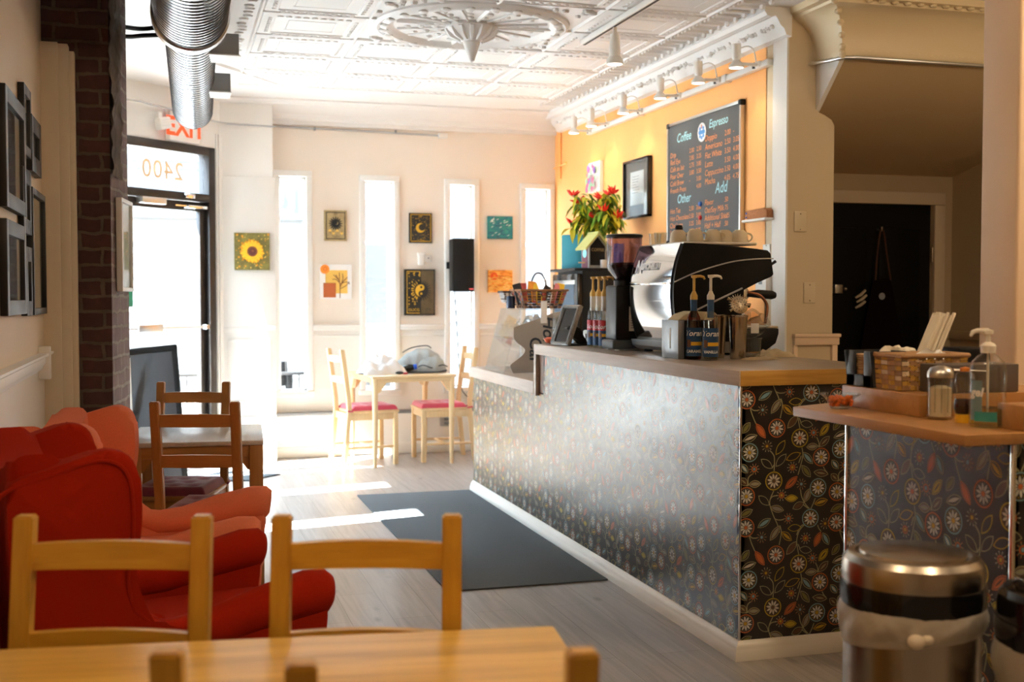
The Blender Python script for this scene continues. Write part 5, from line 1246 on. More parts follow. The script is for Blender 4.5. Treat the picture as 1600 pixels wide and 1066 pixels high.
for i, (x, y) in enumerate(((2.32, 5.38), (2.31, 5.29))):
    tag(obj('glass', MB().lathe([(0, .003), (.026, .003), (.030, .055), (.032, .055), (.028, 0), (0, 0)], seg=24), 'glass', None, (x, y, 1.6365)), ('clear espresso glass on the chrome machine top, the farther of two', 'clear espresso glass on the chrome machine top, the nearer of two')[i], 'glass', 'espresso glasses')
tag(obj('tamper', MB().lathe([(0, 0), (.026, 0), (.026, .012), (.012, .02), (.010, .045), (.017, .06), (.020, .075), (.016, .088), (0, .092)], seg=24), 'black', None, (2.375, 5.22, 1.6365)), 'black coffee tamper standing behind the upturned cups', 'tamper')
# ---- grinder
gr = thing('coffee_grinder', 'tall black coffee grinder with smoky hopper left of the espresso machine', 'coffee grinder', (2.268, 5.66, T))
obj('base', MB().box(-.095, .14, -.085, .085, .006, .055, .012, 3), mat('grey_base', (.05, .06, .07), .4), gr)
obj('body', MB().box(-.075, .12, -.08, .08, .05, .335, .012, 3).cyl((-.005, 0, .33), (-.005, 0, .36), .05, seg=24), 'black', gr)
hp = obj('hopper', MB().lathe([(.035, .35), (.045, .365), (.085, .415), (.092, .43), (.092, .585)], (.0, 0, 0), 32), 'hopper', gr)
obj('hopper_lid', MB().lathe([(0, .60), (.085, .60), (.095, .596), (.095, .584), (0, .584)], (0, 0, 0), 32), 'black', hp)
obj('coffee_beans', MB().lathe([(.034, .352), (.044, .368), (.084, .417), (.088, .44), (.07, .452), (0, .455)], (0, 0, 0), 28), mat('beans', (.035, .014, .007), .7, bump=.8, bscale=90), hp)
lb_ = MB().box(-.005, .055, -.0835, -.0815, .10, .225); obj('label_card', lb_, 'canvasw', gr)
ll = MB()
for i in range(8): ll.box(.004, .048 - .01 * (i % 3), -.0845, -.0835, .115 + .012 * i, .119 + .012 * i)
obj('label_print', ll, 'greymetal', gr)
for x in (-.06, .10):
    for y in (-.06, .06): obj('foot', MB().cyl((x, y, 0), (x, y, .01), .013, seg=12), 'steel', gr)
# ---- syrup bottles with pumps
def bottle(name, label, loc, glassm, labm, txt, flavour, r=.034, hs=.175, hn=.27, top=.372, pump='pumpw', band=None, rz=0, group=None, cat='syrup bottle'):
    t = thing(name, label, cat, loc, rz, group)
    obj('bottle_glass', MB().lathe([(0, .004), (r - .004, .0), (r, .006), (r, hs - .02), (r * .85, hs + .01), (r * .42, hs + .04), (.0125, hs + .055), (.0125, hn), (0, hn)], seg=28), glassm, t)
    obj('syrup', MB().lathe([(0, .006), (r - .005, .006), (r - .004, hs * .62), (0, hs * .62)], seg=24), glassm if glassm != 'glass' else 'clearsyrup', t)
    obj('neck_sleeve', MB().lathe([(.0145, hn - .085), (.0150, hn - .005), (0.013, hn)], seg=20), band or labm, t)
    lw_ = obj('label', MB().lathe([(r + .0006, .015), (r + .0006, hs - .035)], seg=28, a0=radians(150), a1=radians(330)), labm, t)
    yb_ = MB().lathe([(r + .001, .062), (r + .001, .078)], seg=18, a0=radians(225), a1=radians(329)); obj('label_band', yb_, 'sunyel2', lw_)
    pic = MB().lathe([(r + .0014, .055), (r + .0014, .088)], seg=6, a0=radians(192), a1=radians(222)); obj('label_picture', pic, 'labpic', lw_)
    def wrap(txt_, size, z, shear=0):
        vs, fs = text_polys(txt_, size, shear=shear, bold=.0006); m_ = MB()
        V = [m_.bm.verts.new(((r + .0015) * cos(radians(250) + v[0] / r), (r + .0015) * sin(radians(250) + v[0] / r), z + v[1])) for v in vs]
        for f in fs:
            try: m_.bm.faces.new([V[j] for j in f])
            except ValueError: pass
        return m_
    obj('label_name', wrap(txt, .034, .115, .3), 'canvasw', lw_, smooth=0)
    if flavour: obj('label_flavour', wrap(flavour, .017, .036), 'canvasw', lw_, smooth=0)
    pm_ = MB().lathe([(.0165, hn - .006), (.0165, hn + .012), (.011, hn + .022), (.008, hn + .03), (.006, hn + .032), (.006, top - .014), (.012, top - .012), (.014, top), (0, top)], seg=18)
    pm_.tube([(0, 0, top - .006), (.03, 0, top - .004), (.046, 0, top - .008), (.052, 0, top - .018)], [.007, .006, .0055, .004], 10)
    obj('pump', pm_, pump, t)
    return t
M['pumpw'] = mat('white_pump', (.78, .74, .64), .4); M['pumpg'] = mat('amber_pump', (.62, .38, .08), .4); M['labblue'] = mat('blue_label', (.008, .055, .15), .45); M['labred'] = mat('red_label', (.42, .02, .03), .45)
M['sunyel2'] = mat('label_yellow', (.75, .42, .02), .5); M['labpic'] = mat('label_picture', (.14, .06, .03), .6); M['clearsyrup'] = pane('pale_syrup', (.80, .78, .66), .06)
bottle('syrup_bottle', 'caramel syrup bottle with blue label, the left of two before the espresso machine', (2.222, 4.72, T), 'amber', 'labblue', 'Torani', 'CARAMEL', pump='pumpg', group='blue-labelled syrup bottles')
bottle('syrup_bottle', 'vanilla syrup bottle with blue label and white pump, right of the caramel one', (2.262, 4.635, T), 'glass', 'labblue', 'Torani', 'VANILLA', top=.372, group='blue-labelled syrup bottles')
b0 = bottle('syrup_bottle', 'red-labelled syrup bottle by the grinder, leftmost of three', (2.215, 5.985, T), 'glass', 'labblue', 'Torani', '', r=.030, hs=.185, hn=.285, top=.385, pump='pumpg', band='pumpw', group='red-labelled syrup bottles')
for i, c in enumerate(b0.children):
    if c.name.startswith('label'):
        q = MB().lathe([(.0312, .095), (.0312, .15)], seg=28, a0=radians(150), a1=radians(330)); obj('red_band', q, 'labred', c)
dup(b0, (2.222, 5.915, T), None, 'red-labelled syrup bottle by the grinder, middle one of three'); dup(b0, (2.228, 5.845, T), None, 'red-labelled syrup bottle touching the grinder, rightmost of three')
# ---- metal dispenser with paper filters
kb = thing('metal_box', 'grey metal box with a slotted front standing before the espresso machine', 'box', (2.205, 4.83, T))
obj('body', MB().box(-.045, .05, -.09, .09, 0, .17, .003), 'black', kb); obj('front_plate', MB().box(-.049, -.045, -.09, .09, 0, .172, .002).box(-.049, -.02, -.0915, -.089, 0, .172, .001), mat('zinc_plate', (.30, .32, .34), .4, metal=.7), kb)
obj('slot', MB().box(-.0505, -.0485, -.012, .0, .045, .135, .001), 'canvasw', kb)
pf2 = tag(obj('paper_filters', MB().prism([(-.05, 0), (.17, 0), (.13, .035), (.03, .040), (-.02, .025)], 1, -.07, .05, .006), mat('kraft_paper', (.62, .50, .30), .9)), 'stack of cream paper filters lying on the grey metal box', 'paper filters')
pf2.location = (2.215, 4.83, T + .1725)
# ---- shaker tins, strainer, jug, cup, cloth
M['tin'] = mat('warm_tin', (.50, .43, .33), .18, metal=1.0)
for i, (x, y, lab) in enumerate(((2.37, 4.79, 'tarnished cocktail tin behind the vanilla bottle, half hidden'), (2.42, 4.685, 'shiny tall cocktail tin carrying the strainer'))):
    t = thing('cocktail_tin', lab, 'shaker tin', (x, y, T), 0, 'cocktail tins')
    obj('cup', MB().lathe([(0, .004), (.032, 0), (.034, .006), (.043, .19), (.045, .192), (.043, .194), (.041, .192), (.033, .012), (0, .01)], seg=32), 'tin', t); obj('rim', MB().lathe([(.0425, .186), (.0455, .19), (.0455, .194), (.0425, .196)], seg=32), 'tin', t)
ss = thing('strainer', 'perforated bar strainer with a coil spring resting on the shiny tin', 'strainer', (2.42, 4.685, T + .1965), 0)
sm_ = Matrix.Translation((0, -.012, .045)) @ Matrix.Rotation(radians(70), 4, 'X')
obj('disc', MB().lathe([(0, .001), (.040, .001), (.042, 0), (.042, -.003), (0, -.002)], seg=32).xf(sm_), 'tin', ss)
k = MB()
for r_, n in ((.014, 7), (.028, 14)):
    for i in range(n): a_ = 2 * pi * i / n; k.sph((r_ * cos(a_), r_ * sin(a_), .0012), (.0022, .0022, .0006), 6, 4)
obj('holes', k.xf(sm_), 'blackmat', ss)
cp = [(.045 * cos(a_) + .006 * cos(24 * a_) * cos(a_), .045 * sin(a_) + .006 * cos(24 * a_) * sin(a_), .006 * sin(24 * a_)) for a_ in [pi * .1 + pi * 1.1 * i / 150 for i in range(151)]]
obj('coil', MB().tube(cp, .0012, 5).xf(sm_), 'tin', ss); 
k = MB()
for a_ in (150, 210): k.tube([(.04 * cos(radians(a_)), .04 * sin(radians(a_)), 0), (.062 * cos(radians(a_)), .062 * sin(radians(a_)), 0)], [.006, .008], 8)
obj('ears', k.xf(sm_), 'tin', ss); obj('handle', MB().tube([(.03, .0, .0), (.05, .0, .004), (.062, .0, -.03)], [.007, .006, .005], 8).xf(sm_), 'tin', ss)
pc = tag(obj('plastic_cup', MB().lathe([(0, .0), (.038, 0), (.044, .085), (.048, .088), (.046, .09), (.042, .085), (.036, .004), (0, .004)], seg=28), 'plasticclear', None, (2.545, 4.79, T)), 'clear plastic cup under the glass jug beside the tins', 'cup')
jg = thing('glass_jug', 'clear pitcher tipped on top of the plastic cup beside the tins', 'jug', (2.565, 4.80, T + .091))
jm = Matrix.Translation((0, 0, .047)) @ Matrix.Rotation(radians(58), 4, 'Y')
obj('vessel', MB().lathe([(0, -.055), (.030, -.055), (.042, -.03), (.045, .01), (.034, .045), (.038, .062), (.035, .062), (.031, .045), (.042, .01), (.038, -.03), (0, -.05)], seg=28).xf(jm), 'plasticclear', jg)
obj('handle', MB().tube(smooth_line([(-.04, 0, .05), (-.075, 0, .03), (-.07, 0, -.02), (-.042, 0, -.03)], 4), .006, 8).xf(jm), 'plasticclear', jg)
obj('stopper', MB().lathe([(.012, .0), (.014, .03), (.010, .045), (0, .046)], (-.035, .0, .075), 16), 'plasticclear', jg); obj('price_tag', MB().box(-.045, -.005, -.049, -.047, .02, .065, .001), 'canvasw', jg)
M['cloth'] = mat('beige_cloth', (.55, .44, .28), .95, bump=.5, bscale=220)
def lumps(w, d, h, seed, n=26):
    rr = random.Random(seed); ph = [rr.uniform(0, 6.28) for _ in range(6)]
    def f(u, v):
        x, y = (u - .5) * w, (v - .5) * d; e = max(0, 1 - (abs(2 * u - 1) ** 3)) * max(0, 1 - (abs(2 * v - 1) ** 3))
        z = h * e ** .5 * (.75 + .18 * sin(9 * u + 5 * v + ph[0]) + .14 * sin(17 * v - 6 * u + ph[1]) + .10 * sin(23 * u + ph[2]))
        return (x + .01 * sin(13 * v + ph[3]), y + .008 * sin(11 * u + ph[4]), max(.0008, z))
    return f
tag(obj('dish_cloth', MB().grid(lumps(.20, .12, .034, 3), 40, 24), 'cloth', None, (2.665, 4.80, T), (0, 0, .2), smooth=80), 'crumpled beige cloth at the right edge of the high worktop', 'cloth')
tag(obj('dish_cloth', MB().grid(lumps(.17, .07, .014, 5), 36, 16), 'cloth', None, (2.49, 4.60, T), (0, 0, .1), smooth=80), 'flat beige cloth in front of the tins and plastic cup', 'cloth')
# ---- ornate tilted frame with stand, candy bowl, plaque, small box, draped machine
of = thing('tablet_display', 'black screen in an ornate silver frame leaning on a black stand', 'display', (2.11, 6.235, T), 0)
om = Matrix.Rotation(radians(16), 4, 'Z') @ Matrix.Rotation(radians(22), 4, 'Y')
obj('screen', MB().box(-.004, .008, -.065, .065, .020, .226).xf(om), 'blackgloss', of)
k = MB()
for (y0, y1, z0, z1) in ((-.085, -.062, .0, .245), (.062, .085, .0, .245), (-.085, .085, .0, .022), (-.085, .085, .224, .245)): k.box(-.012, .014, y0, y1, z0, z1, .006)
rr = random.Random(5)
for i in range(90):
    s_ = i / 90 * 4
    y, z = ((-.074 + .148 * (s_ % 1), .012 if s_ < 1 else .232) if s_ < 2 else ((-.074 if s_ < 3 else .074), .01 + .225 * (s_ % 1)))
    k.sph((-.013, y, z), (.006, .008, .008), 6, 4)
obj('ornate_frame', k.xf(om), mat('antique_silver', (.38, .36, .33), .35, metal=.9, noise=.4, nscale=60), of)
obj('stand', MB().prism([(.03, .10), (.06, .12), (.115, .10), (.13, .05), (.17, .0), (.12, 0), (.10, .03), (.06, .05)], 1, -.03, .03, .004).box(.02, .15, -.05, .05, 0, .008, .003), 'black', of)
bw = thing('candy_bowl', 'tiny glass bowl of orange sweets at the far end of the high worktop', 'bowl', (2.105, 6.425, T))
obj('bowl', MB().lathe([(0, .002), (.014, 0), (.016, .006), (.034, .036), (.032, .037), (.013, .008), (0, .006)], seg=24), 'glass', bw); obj('sweets', MB().lathe([(0, .006), (.014, .009), (.028, .030), (.015, .040), (0, .042)], seg=20), mat('orange_sweets', (.85, .13, .04), .5, bump=.8, bscale=70), bw)
wb = thing('white_box', 'small white card reader box behind the leaning display', 'box', (2.34, 6.28, T)); obj('case', MB().box(-.06, .06, -.05, .05, 0, .085, .01), 'trim', wb); obj('key_slot', MB().box(-.0625, -.058, -.02, .0, .02, .065), 'black', wb)
pq = thing('ornate_plaque', 'small dark plaque with ornate silver edge standing on the white box', 'plaque', (2.345, 6.26, T + .0855)); obj('panel', MB().box(-.035, .035, -.008, .004, 0, .145, .003), 'blackmat', pq)
k = MB()
for i in range(14): k.sph((-.038, -.004, .006 + .0105 * i), (.005, .007, .006), 6, 4); k.sph((-.033 + .005 * i, -.004, .147), (.005, .006, .005), 6, 4)
obj('ornate_edge', k, bpy.data.materials['antique_silver'], pq)
dm = thing('draped_cloth', 'rounded white draped cloth behind the leaning display and the grinder', 'cloth', (2.56, 6.22, T))
def dome(u, v):
    a_ = 2 * pi * u; t_ = v; r_ = .17 * (1 - (1 - t_) ** 2.2 * 1.0) if t_ < 1 else .17
    r_ = .17 * sin(min(1, t_ * 1.15) * pi / 2) * (1 + .03 * sin(7 * a_) * t_); z = .36 * (1 - t_ ** 2.6)
    return (r_ * cos(a_) * 1.15, r_ * sin(a_), max(.001, z))
obj('drape', MB().grid(dome, 40, 16), 'canvasw', dm, smooth=80)
# ---- pastry case on the low top
L0 = .882
pcz = thing('pastry_case', 'clear acrylic pastry case with a grey lettered side panel on the lower worktop', 'pastry case', (2.29, 7.45, L0))
def pcs(mb): return mb.xf(Matrix.Translation(-Vector(pcz.location)))
sc = smooth_line([(2.119, 1.178), (2.121, 1.145), (2.124, 1.108), (2.15, 1.075), (2.19, 1.045), (2.197, 1.022), (2.18, 1.0), (2.135, .965), (2.100, .938), (2.104, .912), (2.118, .884)], 3)
poly_ = sc + [(2.50, .884), (2.50, 1.292), (2.40, 1.275)]
gsd = MB().prism(poly_, 1, 7.195, 7.203); o = obj('side_panel', pcs(gsd), mat('grey_side_panel', (.36, .335, .30), .5), pcz)
tx = MB(); 
add_text(tx, 'Home', .115, Matrix.Translation(-Vector(pcz.location)) @ frame_mtx((2.355, 7.1935, 1.11), (0, 0, -1), (1, 0, 0)), shear=.2, bold=.002)
add_text(tx, 'Cal', .115, Matrix.Translation(-Vector(pcz.location)) @ frame_mtx((2.265, 7.1935, 1.04), (0, 0, -1), (1, 0, 0)), shear=.05, bold=.002)
obj('panel_lettering', tx, mat('dark_blue_lettering', (.012, .022, .04), .5), o, smooth=0)
ac = MB(); ac.rings([[(x - .004, y, z) for x, z in sc] for y in (7.205, 7.44, 7.66)], closed=False, caps=False); obj('curved_front', pcs(ac), 'acrylic', pcz, smooth=60)
k = MB().prism([(2.055, .884), (2.50, .884), (2.50, 1.296), (2.17, 1.296)], 1, 7.664, 7.670).box(2.12, 2.50, 7.21, 7.66, 1.10, 1.106); obj('far_side', pcs(k), 'acrylic', pcz, smooth=0)
obj('sloped_front', pcs(MB().prism([(2.055, .884), (2.061, .884), (2.172, 1.296), (2.166, 1.296)], 1, 7.21, 7.664)), 'acrylic', pcz, smooth=0)
obj('top', pcs(MB().box(2.165, 2.50, 7.20, 7.67, 1.293, 1.299)), 'acrylic', pcz); 
k = MB()
for i in range(34): k.box(-.012, .012, -.02, .02, -.0006, .0006, mtx=Matrix.Translation((R_.uniform(2.16, 2.34), R_.uniform(7.205, 7.30), 1.20 + R_.uniform(0, .05))) @ Matrix.Rotation(R_.uniform(0, 3), 4, 'Z') @ Matrix.Rotation(R_.uniform(-1, 1), 4, 'X'))
o = obj('wrapped_sweets', pcs(k), 'canvasw', pcz, smooth=0); o['kind'] = 'stuff'
# price card, clear cups
tag(obj('price_card', MB().box(-.021, .021, -.0015, .0015, 0, .145, .001), 'canvasw', None, (2.36, 7.186, 1.28 - .02), (0, 0, 0)), 'tall white price card in front of the snack basket', 'card')
bpy.data.objects['price_card'].location = (2.325, 7.1925, 1.205)
cu0 = None
cu = thing('cup_stack', 'stack of clear plastic cups behind the leaning display', 'cups', (2.335, 6.93, L0))
for i in range(9): obj('plastic_cup', MB().lathe([(.030, .28 - .09 + .0 + .012 * i), (.040, .28 - .09 + .09 + .012 * i), (.042, .282 - .0 + .012 * i)], seg=24), 'plasticclear', cu)
obj('cup_holder', MB().lathe([(.045, 0), (.045, .30)], seg=24), 'plasticclear', cu)
# ---- baskets and snacks on the case
M['wick1'] = mat('brown_wicker', (.26, .12, .05), .8, noise=.5, nscale=60); M['wickd'] = mat('dark_wicker', (.05, .028, .018), .8, noise=.6, nscale=60); M['wickr'] = mat('wicker_red', (.30, .05, .03), .8); M['wickb'] = mat('wicker_blue_grey', (.10, .13, .15), .8)
def basket(name, label, loc, w, d, h, flare, cols, handle=None, group=None, n=9):
    """woven strips on a flared rectangular body"""
    t = thing(name, label, 'basket', loc, 0, group)
    k = MB().m(0); mats_ = cols
    def ring(z): f = 1 + flare * z / h; return w / 2 * f, d / 2 * f
    rows_ = 7
    for r_ in range(rows_):
        z0, z1 = h * r_ / rows_ + .001, h * (r_ + 1) / rows_ - .001
        a0, b0 = ring(z0); a1, b1 = ring(z1)
        for sd in range(4):
            L = n if sd % 2 == 0 else max(4, int(n * d / w))
            for i in range(L):
                u0, u1 = -1 + 2 * i / L + .02, -1 + 2 * (i + 1) / L - .02
                out = .004 if (i + r_) % 2 else -.001
                def P(u, a, b, z, o):
                    if sd == 0: return (u * a, -b - o, z)
                    if sd == 1: return (a + o, u * b, z)
                    if sd == 2: return (-u * a, b + o, z)
                    return (-a - o, -u * b, z)
                k.mi = (i + 2 * r_ + sd) % len(mats_) if r_ in (2, 3, 5) else ((i + r_) % 2)
                um = (u0 + u1) / 2
                k.poly([P(u0, a0, b0, z0, 0), P(um, a0, b0, z0, out), P(um, a1, b1, z1, out), P(u0, a1, b1, z1, 0)]); k.poly([P(um, a0, b0, z0, out), P(u1, a0, b0, z0, 0), P(u1, a1, b1, z1, 0), P(um, a1, b1, z1, out)])
    a0, b0 = ring(0); k.mi = 0; k.poly([(-a0, -b0, .002), (a0, -b0, .002), (a0, b0, .002), (-a0, b0, .002)])
    a1, b1 = ring(h * .98); k.poly([(-a0 + .01, -b0 + .01, .004), (-a1 + .004, -b1 + .004, h), (-a1 + .004, b1 - .004, h), (-a0 + .01, b0 - .01, .004)])
    obj('weave', k, mats_, t, smooth=0, recalc=False)
    a1, b1 = ring(h); obj('rim', MB().tube([(-a1, -b1, h), (0, -b1 - .002, h), (a1, -b1, h), (a1, 0, h), (a1, b1, h), (0, b1 + .002, h), (-a1, b1, h), (-a1, 0, h)], .007, 8, loop=True), mats_[0], t)
    if handle:
        hx, hz = handle; obj('handle', MB().tube(smooth_line([(-hx, 0, h), (-hx * .9, 0, h + hz * .6), (-hx * .4, 0, h + hz), (hx * .4, 0, h + hz), (hx * .9, 0, h + hz * .6), (hx, 0, h)], 5), .005, 8), 'wickd', t)
    return t
bz = 1.2995
basket('basket', 'brown and red wicker snack basket on top of the pastry case', (2.36, 7.42, bz), .25, .20, .12, .30, ['wick1', 'wickd', 'wickr', 'wickb'], (.05, .11))
basket('basket', 'dark wicker basket with pale strips behind the brown snack basket', (2.225, 7.60, bz + .035), .11, .10, .075, .35, ['wickd', 'canvasw'], None)
tag(obj('dark_jar', MB().lathe([(0, 0), (.028, 0), (.030, .004), (.030, .075), (.026, .082), (0, .084)], seg=20), mat('navy_glass', (.01, .02, .05), .12), None, (2.175, 7.45, bz)), 'dark blue jar at the left end of the brown snack basket', 'jar')
SN = [('orange_bag', (.80, .30, .02)), ('black_bag', (.02, .018, .02)), ('yellow_bag', (.80, .52, .03)), ('pink_bag', (.70, .22, .25)), ('white_bag', (.80, .80, .78)), ('red_bag', (.45, .06, .05))]
for n_, c_ in SN: M[n_] = mat(n_, c_, .3, noise=.3, nscale=50)
SP = [('black_bag', -.12, -.02, -16, 'black snack bag at the left of the snack basket'), ('orange_bag', -.07, -.04, 8, 'orange snack bag standing tallest in the snack basket'), ('yellow_bag', -.005, -.05, -20, 'yellow snack bag under the basket handle'), ('black_bag', .03, .04, 30, 'black snack bag right of the basket handle'), ('white_bag', .06, -.05, 48, 'pale snack bar slanting out of the snack basket'), ('pink_bag', .095, -.04, 20, 'pink snack bag at the right of the snack basket'), ('yellow_bag', .13, -.03, 12, 'yellow snack bag at the right end of the snack basket'), ('red_bag', -.09, .05, 0, 'red snack bag at the back of the snack basket')]
for c_, x, y, a_, lab in SP:
    k = MB()
    def bagf(u, v):
        px_, pz_ = (u - .5) * .055, v * .14; th = .012 * sin(pi * u) * sin(pi * min(1, max(0, v))) ; return px_, th, pz_
    for s_ in (-1, 1): k.grid(lambda u, v: (bagf(u, v)[0], s_ * bagf(u, v)[1], bagf(u, v)[2]), 8, 12)
    tag(obj('snack_bag', k, c_, None, (2.36 + x, 7.42 + y, bz + .03 + (.012 if 'orange' in c_ else 0)), (radians(-8), radians(a_), radians(10 * a_ / 20)), smooth=60), lab, 'snack bag', 'snacks in the brown basket')
# ---- back bar: cabinet, fridge, bird house, plant
bb = thing('back_counter', 'white back counter along the orange wall behind the coffee machine', 'counter', (3.06, 7.6, 0))
obj('cabinet', MB().box(-.28, .28, -1.3, 1.4, 0, .93), 'trim', bb); obj('top', MB().box(-.31, .30, -1.32, 1.42, .93, .965, .004), 'trim', bb)
for i in range(4): obj('door', MB().box(-.30, -.28, -1.28 + .68 * i, -.62 + .68 * i, .05, .90, .004), 'white', bb)
fg = thing('fridge', 'small black glass-door fridge on the back counter by the orange wall', 'fridge', (3.06, 8.05, .966))
obj('cabinet', MB().box(-.26, .28, -.27, .28, .01, .60, .006), 'black', fg); dr_ = obj('door', MB().box(-.30, -.262, -.27, .28, .02, .575, .006), 'blackgloss', fg)
obj('door_glass', MB().box(-.303, -.299, -.21, .22, .08, .50), mat('cool_door_glass', (.10, .14, .18), .08), dr_); obj('door_edge', MB().box(-.306, -.298, -.23, .24, .50, .53, .002), 'steel', dr_); obj('top_cap', MB().box(-.32, .28, -.275, .285, .595, .615, .004), 'black', fg)
for i in range(4):
    for j, c_ in enumerate(('yellow_bag', 'labblue', 'canvasw', 'red_bag')): tag(obj('drink_can', MB().cyl((0, 0, 0), (0, 0, .09), .026, seg=12), c_, None, (2.735, 7.88 + .075 * i, 1.0 + .11 * j)), 'drink can', 'can') if 0 else None
bh = thing('bird_house', 'little wooden bird house with yellow-green roof on top of the fridge', 'bird house', (2.93, 7.90, 1.5815), radians(8))
obj('walls', MB().prism([(-.07, 0), (.07, 0), (.07, .16), (0, .235), (-.07, .16)], 1, -.055, .055), mat('grey_boards', (.38, .40, .40), .7), bh, smooth=0)
obj('front_board', MB().prism([(-.06, .02), (.06, .02), (.06, .155), (0, .222), (-.06, .155)], 1, -.058, -.055), 'blackmat', bh, smooth=0); obj('side_board', MB().box(-.073, -.07, -.04, .045, .0, .15), mat('plum_board', (.16, .05, .07), .7), bh)
obj('round_badge', MB().cyl((-.0735, .0, .105), (-.0755, .0, .105), .030, seg=24), mat('cyan_badge', (.30, .72, .78), .5), bh); obj('perch', MB().cyl((-.07, .0, .04), (-.125, .0, .04), .005, seg=8), 'birch', bh)
for s in (-1, 1): obj('roof_board', MB().prism([(s * -.012, .250), (s * .105, .128), (s * .110, .138), (s * -.004, .262)], 1, -.08, .08), mat('lime_roof', (.50, .50, .18), .7) if s < 0 else bpy.data.materials['lime_roof'], bh, smooth=0)
obj('lettering', add_text(MB(), 'COFFEE', .030, Matrix(((1, 0, 0, 0), (0, 0, 1, -.0592), (0, 1, 0, .13), (0, 0, 0, 1)))), 'tan', bh, smooth=0); obj('bottle_shelf', MB().box(.02, .06, -.09, -.058, .0, .06, .003), 'canvasw', bh)
M['leafg'] = mat('leaf_green', (.15, .28, .02), .5, noise=.3, nscale=20); M['leafy'] = mat('leaf_yellow', (.58, .52, .03), .5, noise=.2, nscale=20); M['pepper'] = mat('red_pepper', (.80, .025, .010), .35)
pl = thing('potted_plant', 'ornamental red pepper plant with yellow-green leaves on the fridge', 'plant', (3.06, 8.12, 1.5815))
obj('pot', MB().lathe([(0, 0), (.065, 0), (.085, .15), (.090, .15), (.090, .17), (.08, .17), (.075, .15), (0, .145)], seg=28), mat('plum_pot', (.10, .04, .04), .5), pl)
sm2, lg_, ly_, rp = MB(), MB(), MB(), MB(); rp_ = random.Random(9)
def leaf(mb, p, d, L, wd, droop):
    d = Vector(d).normalized(); s_ = d.cross(Vector((0, 0, 1)));
    if s_.length < .1: s_ = Vector((1, 0, 0))
    s_.normalize(); p = Vector(p); up = s_.cross(d)
    c0, c1, c2, c3 = p, p + d * L * .35 - Vector((0, 0, droop * L * .1)), p + d * L * .7 - Vector((0, 0, droop * L * .35)), p + d * L - Vector((0, 0, droop * L * .8))
    a1, b1 = c1 + s_ * wd + up * wd * .3, c1 - s_ * wd + up * wd * .3; a2, b2 = c2 + s_ * wd * .8 + up * wd * .2, c2 - s_ * wd * .8 + up * wd * .2
    for q in ((c0, a1, c1), (c0, c1, b1), (a1, a2, c2, c1), (c1, c2, b2, b1), (a2, c3, c2), (c2, c3, b2)): mb.poly(q)
for i in range(22):
    a_ = 2 * pi * i / 22 + rp_.uniform(-.2, .2); rr_ = rp_.uniform(.08, .30); hh = rp_.uniform(.20, .44)
    e_ = Vector((rr_ * cos(a_) * .85, rr_ * sin(a_) * .55, .17 + hh - rr_ * .25)); m_ = Vector((e_.x * .35, e_.y * .35, .17 + hh * .6))
    sm2.tube(smooth_line([(0, 0, .15), tuple(m_), tuple(e_)], 4), [.005] * 8 + [.002], 6)
    for j in range(24):
        t_ = rp_.uniform(.35, 1.0); p_ = m_.lerp(e_, t_) + Vector((rp_.uniform(-.03, .03), rp_.uniform(-.03, .03), rp_.uniform(-.04, .04)))
        b_ = rp_.uniform(0, 6.28); leaf(lg_ if rp_.random() < .55 else ly_, p_, (cos(b_), sin(b_), rp_.uniform(-.5, .2)), rp_.uniform(.055, .105), rp_.uniform(.014, .023), rp_.uniform(.5, 1.4))
    if i % 2 == 0 or i in (5, 11):
        rp = MB()
        for j in range(7):
            b_ = rp_.uniform(0, 6.28); d_ = Vector((cos(b_) * .8, sin(b_) * .8, rp_.uniform(.15, 1.2))).normalized(); L = rp_.uniform(.05, .085)
            rp.tube([e_, e_ + d_ * L * .4, e_ + d_ * L * .8, e_ + d_ * L], [.006, .011, .006, .001], 7)
        obj('pepper_cluster', rp, 'pepper', pl)
obj('stems', sm2, mat('plant_stem', (.16, .17, .03), .7), pl); o = obj('leaves', lg_, 'leafg', pl, smooth=0, recalc=False); o = obj('yellow_leaves', ly_, 'leafy', pl, smooth=0, recalc=False); o['label'] = 'yellowing leaves'
tag(obj('greeting_card', MB().box(-.05, .05, -.002, .002, 0, .20, .001), mat('violet_card', (.30, .30, .60), .6), None, (3.28, 8.30, 1.5815), (0, 0, radians(-60))), 'violet card standing behind the pepper plant', 'card')
tag(obj('greeting_card', MB().box(-.09, .09, -.002, .002, 0, .26, .001), mat('teal_card', (.02, .22, .28), .6), None, (2.90, 8.27, 1.5815), (0, 0, radians(-40))), 'teal card standing behind the bird house', 'card')
hb_ = thing('cup_rack', 'white perforated rack on the back counter behind the machine handles', 'rack', (3.10, 6.42, .966)); obj('body', MB().box(-.12, .20, -.12, .12, 0, .33, .006), 'trim', hb_)
k = MB()
for i in range(6): k.box(-.10 + .045 * i, -.08 + .045 * i, -.124, -.119, .255, .275)
obj('slots', k, 'greymetal', hb_)
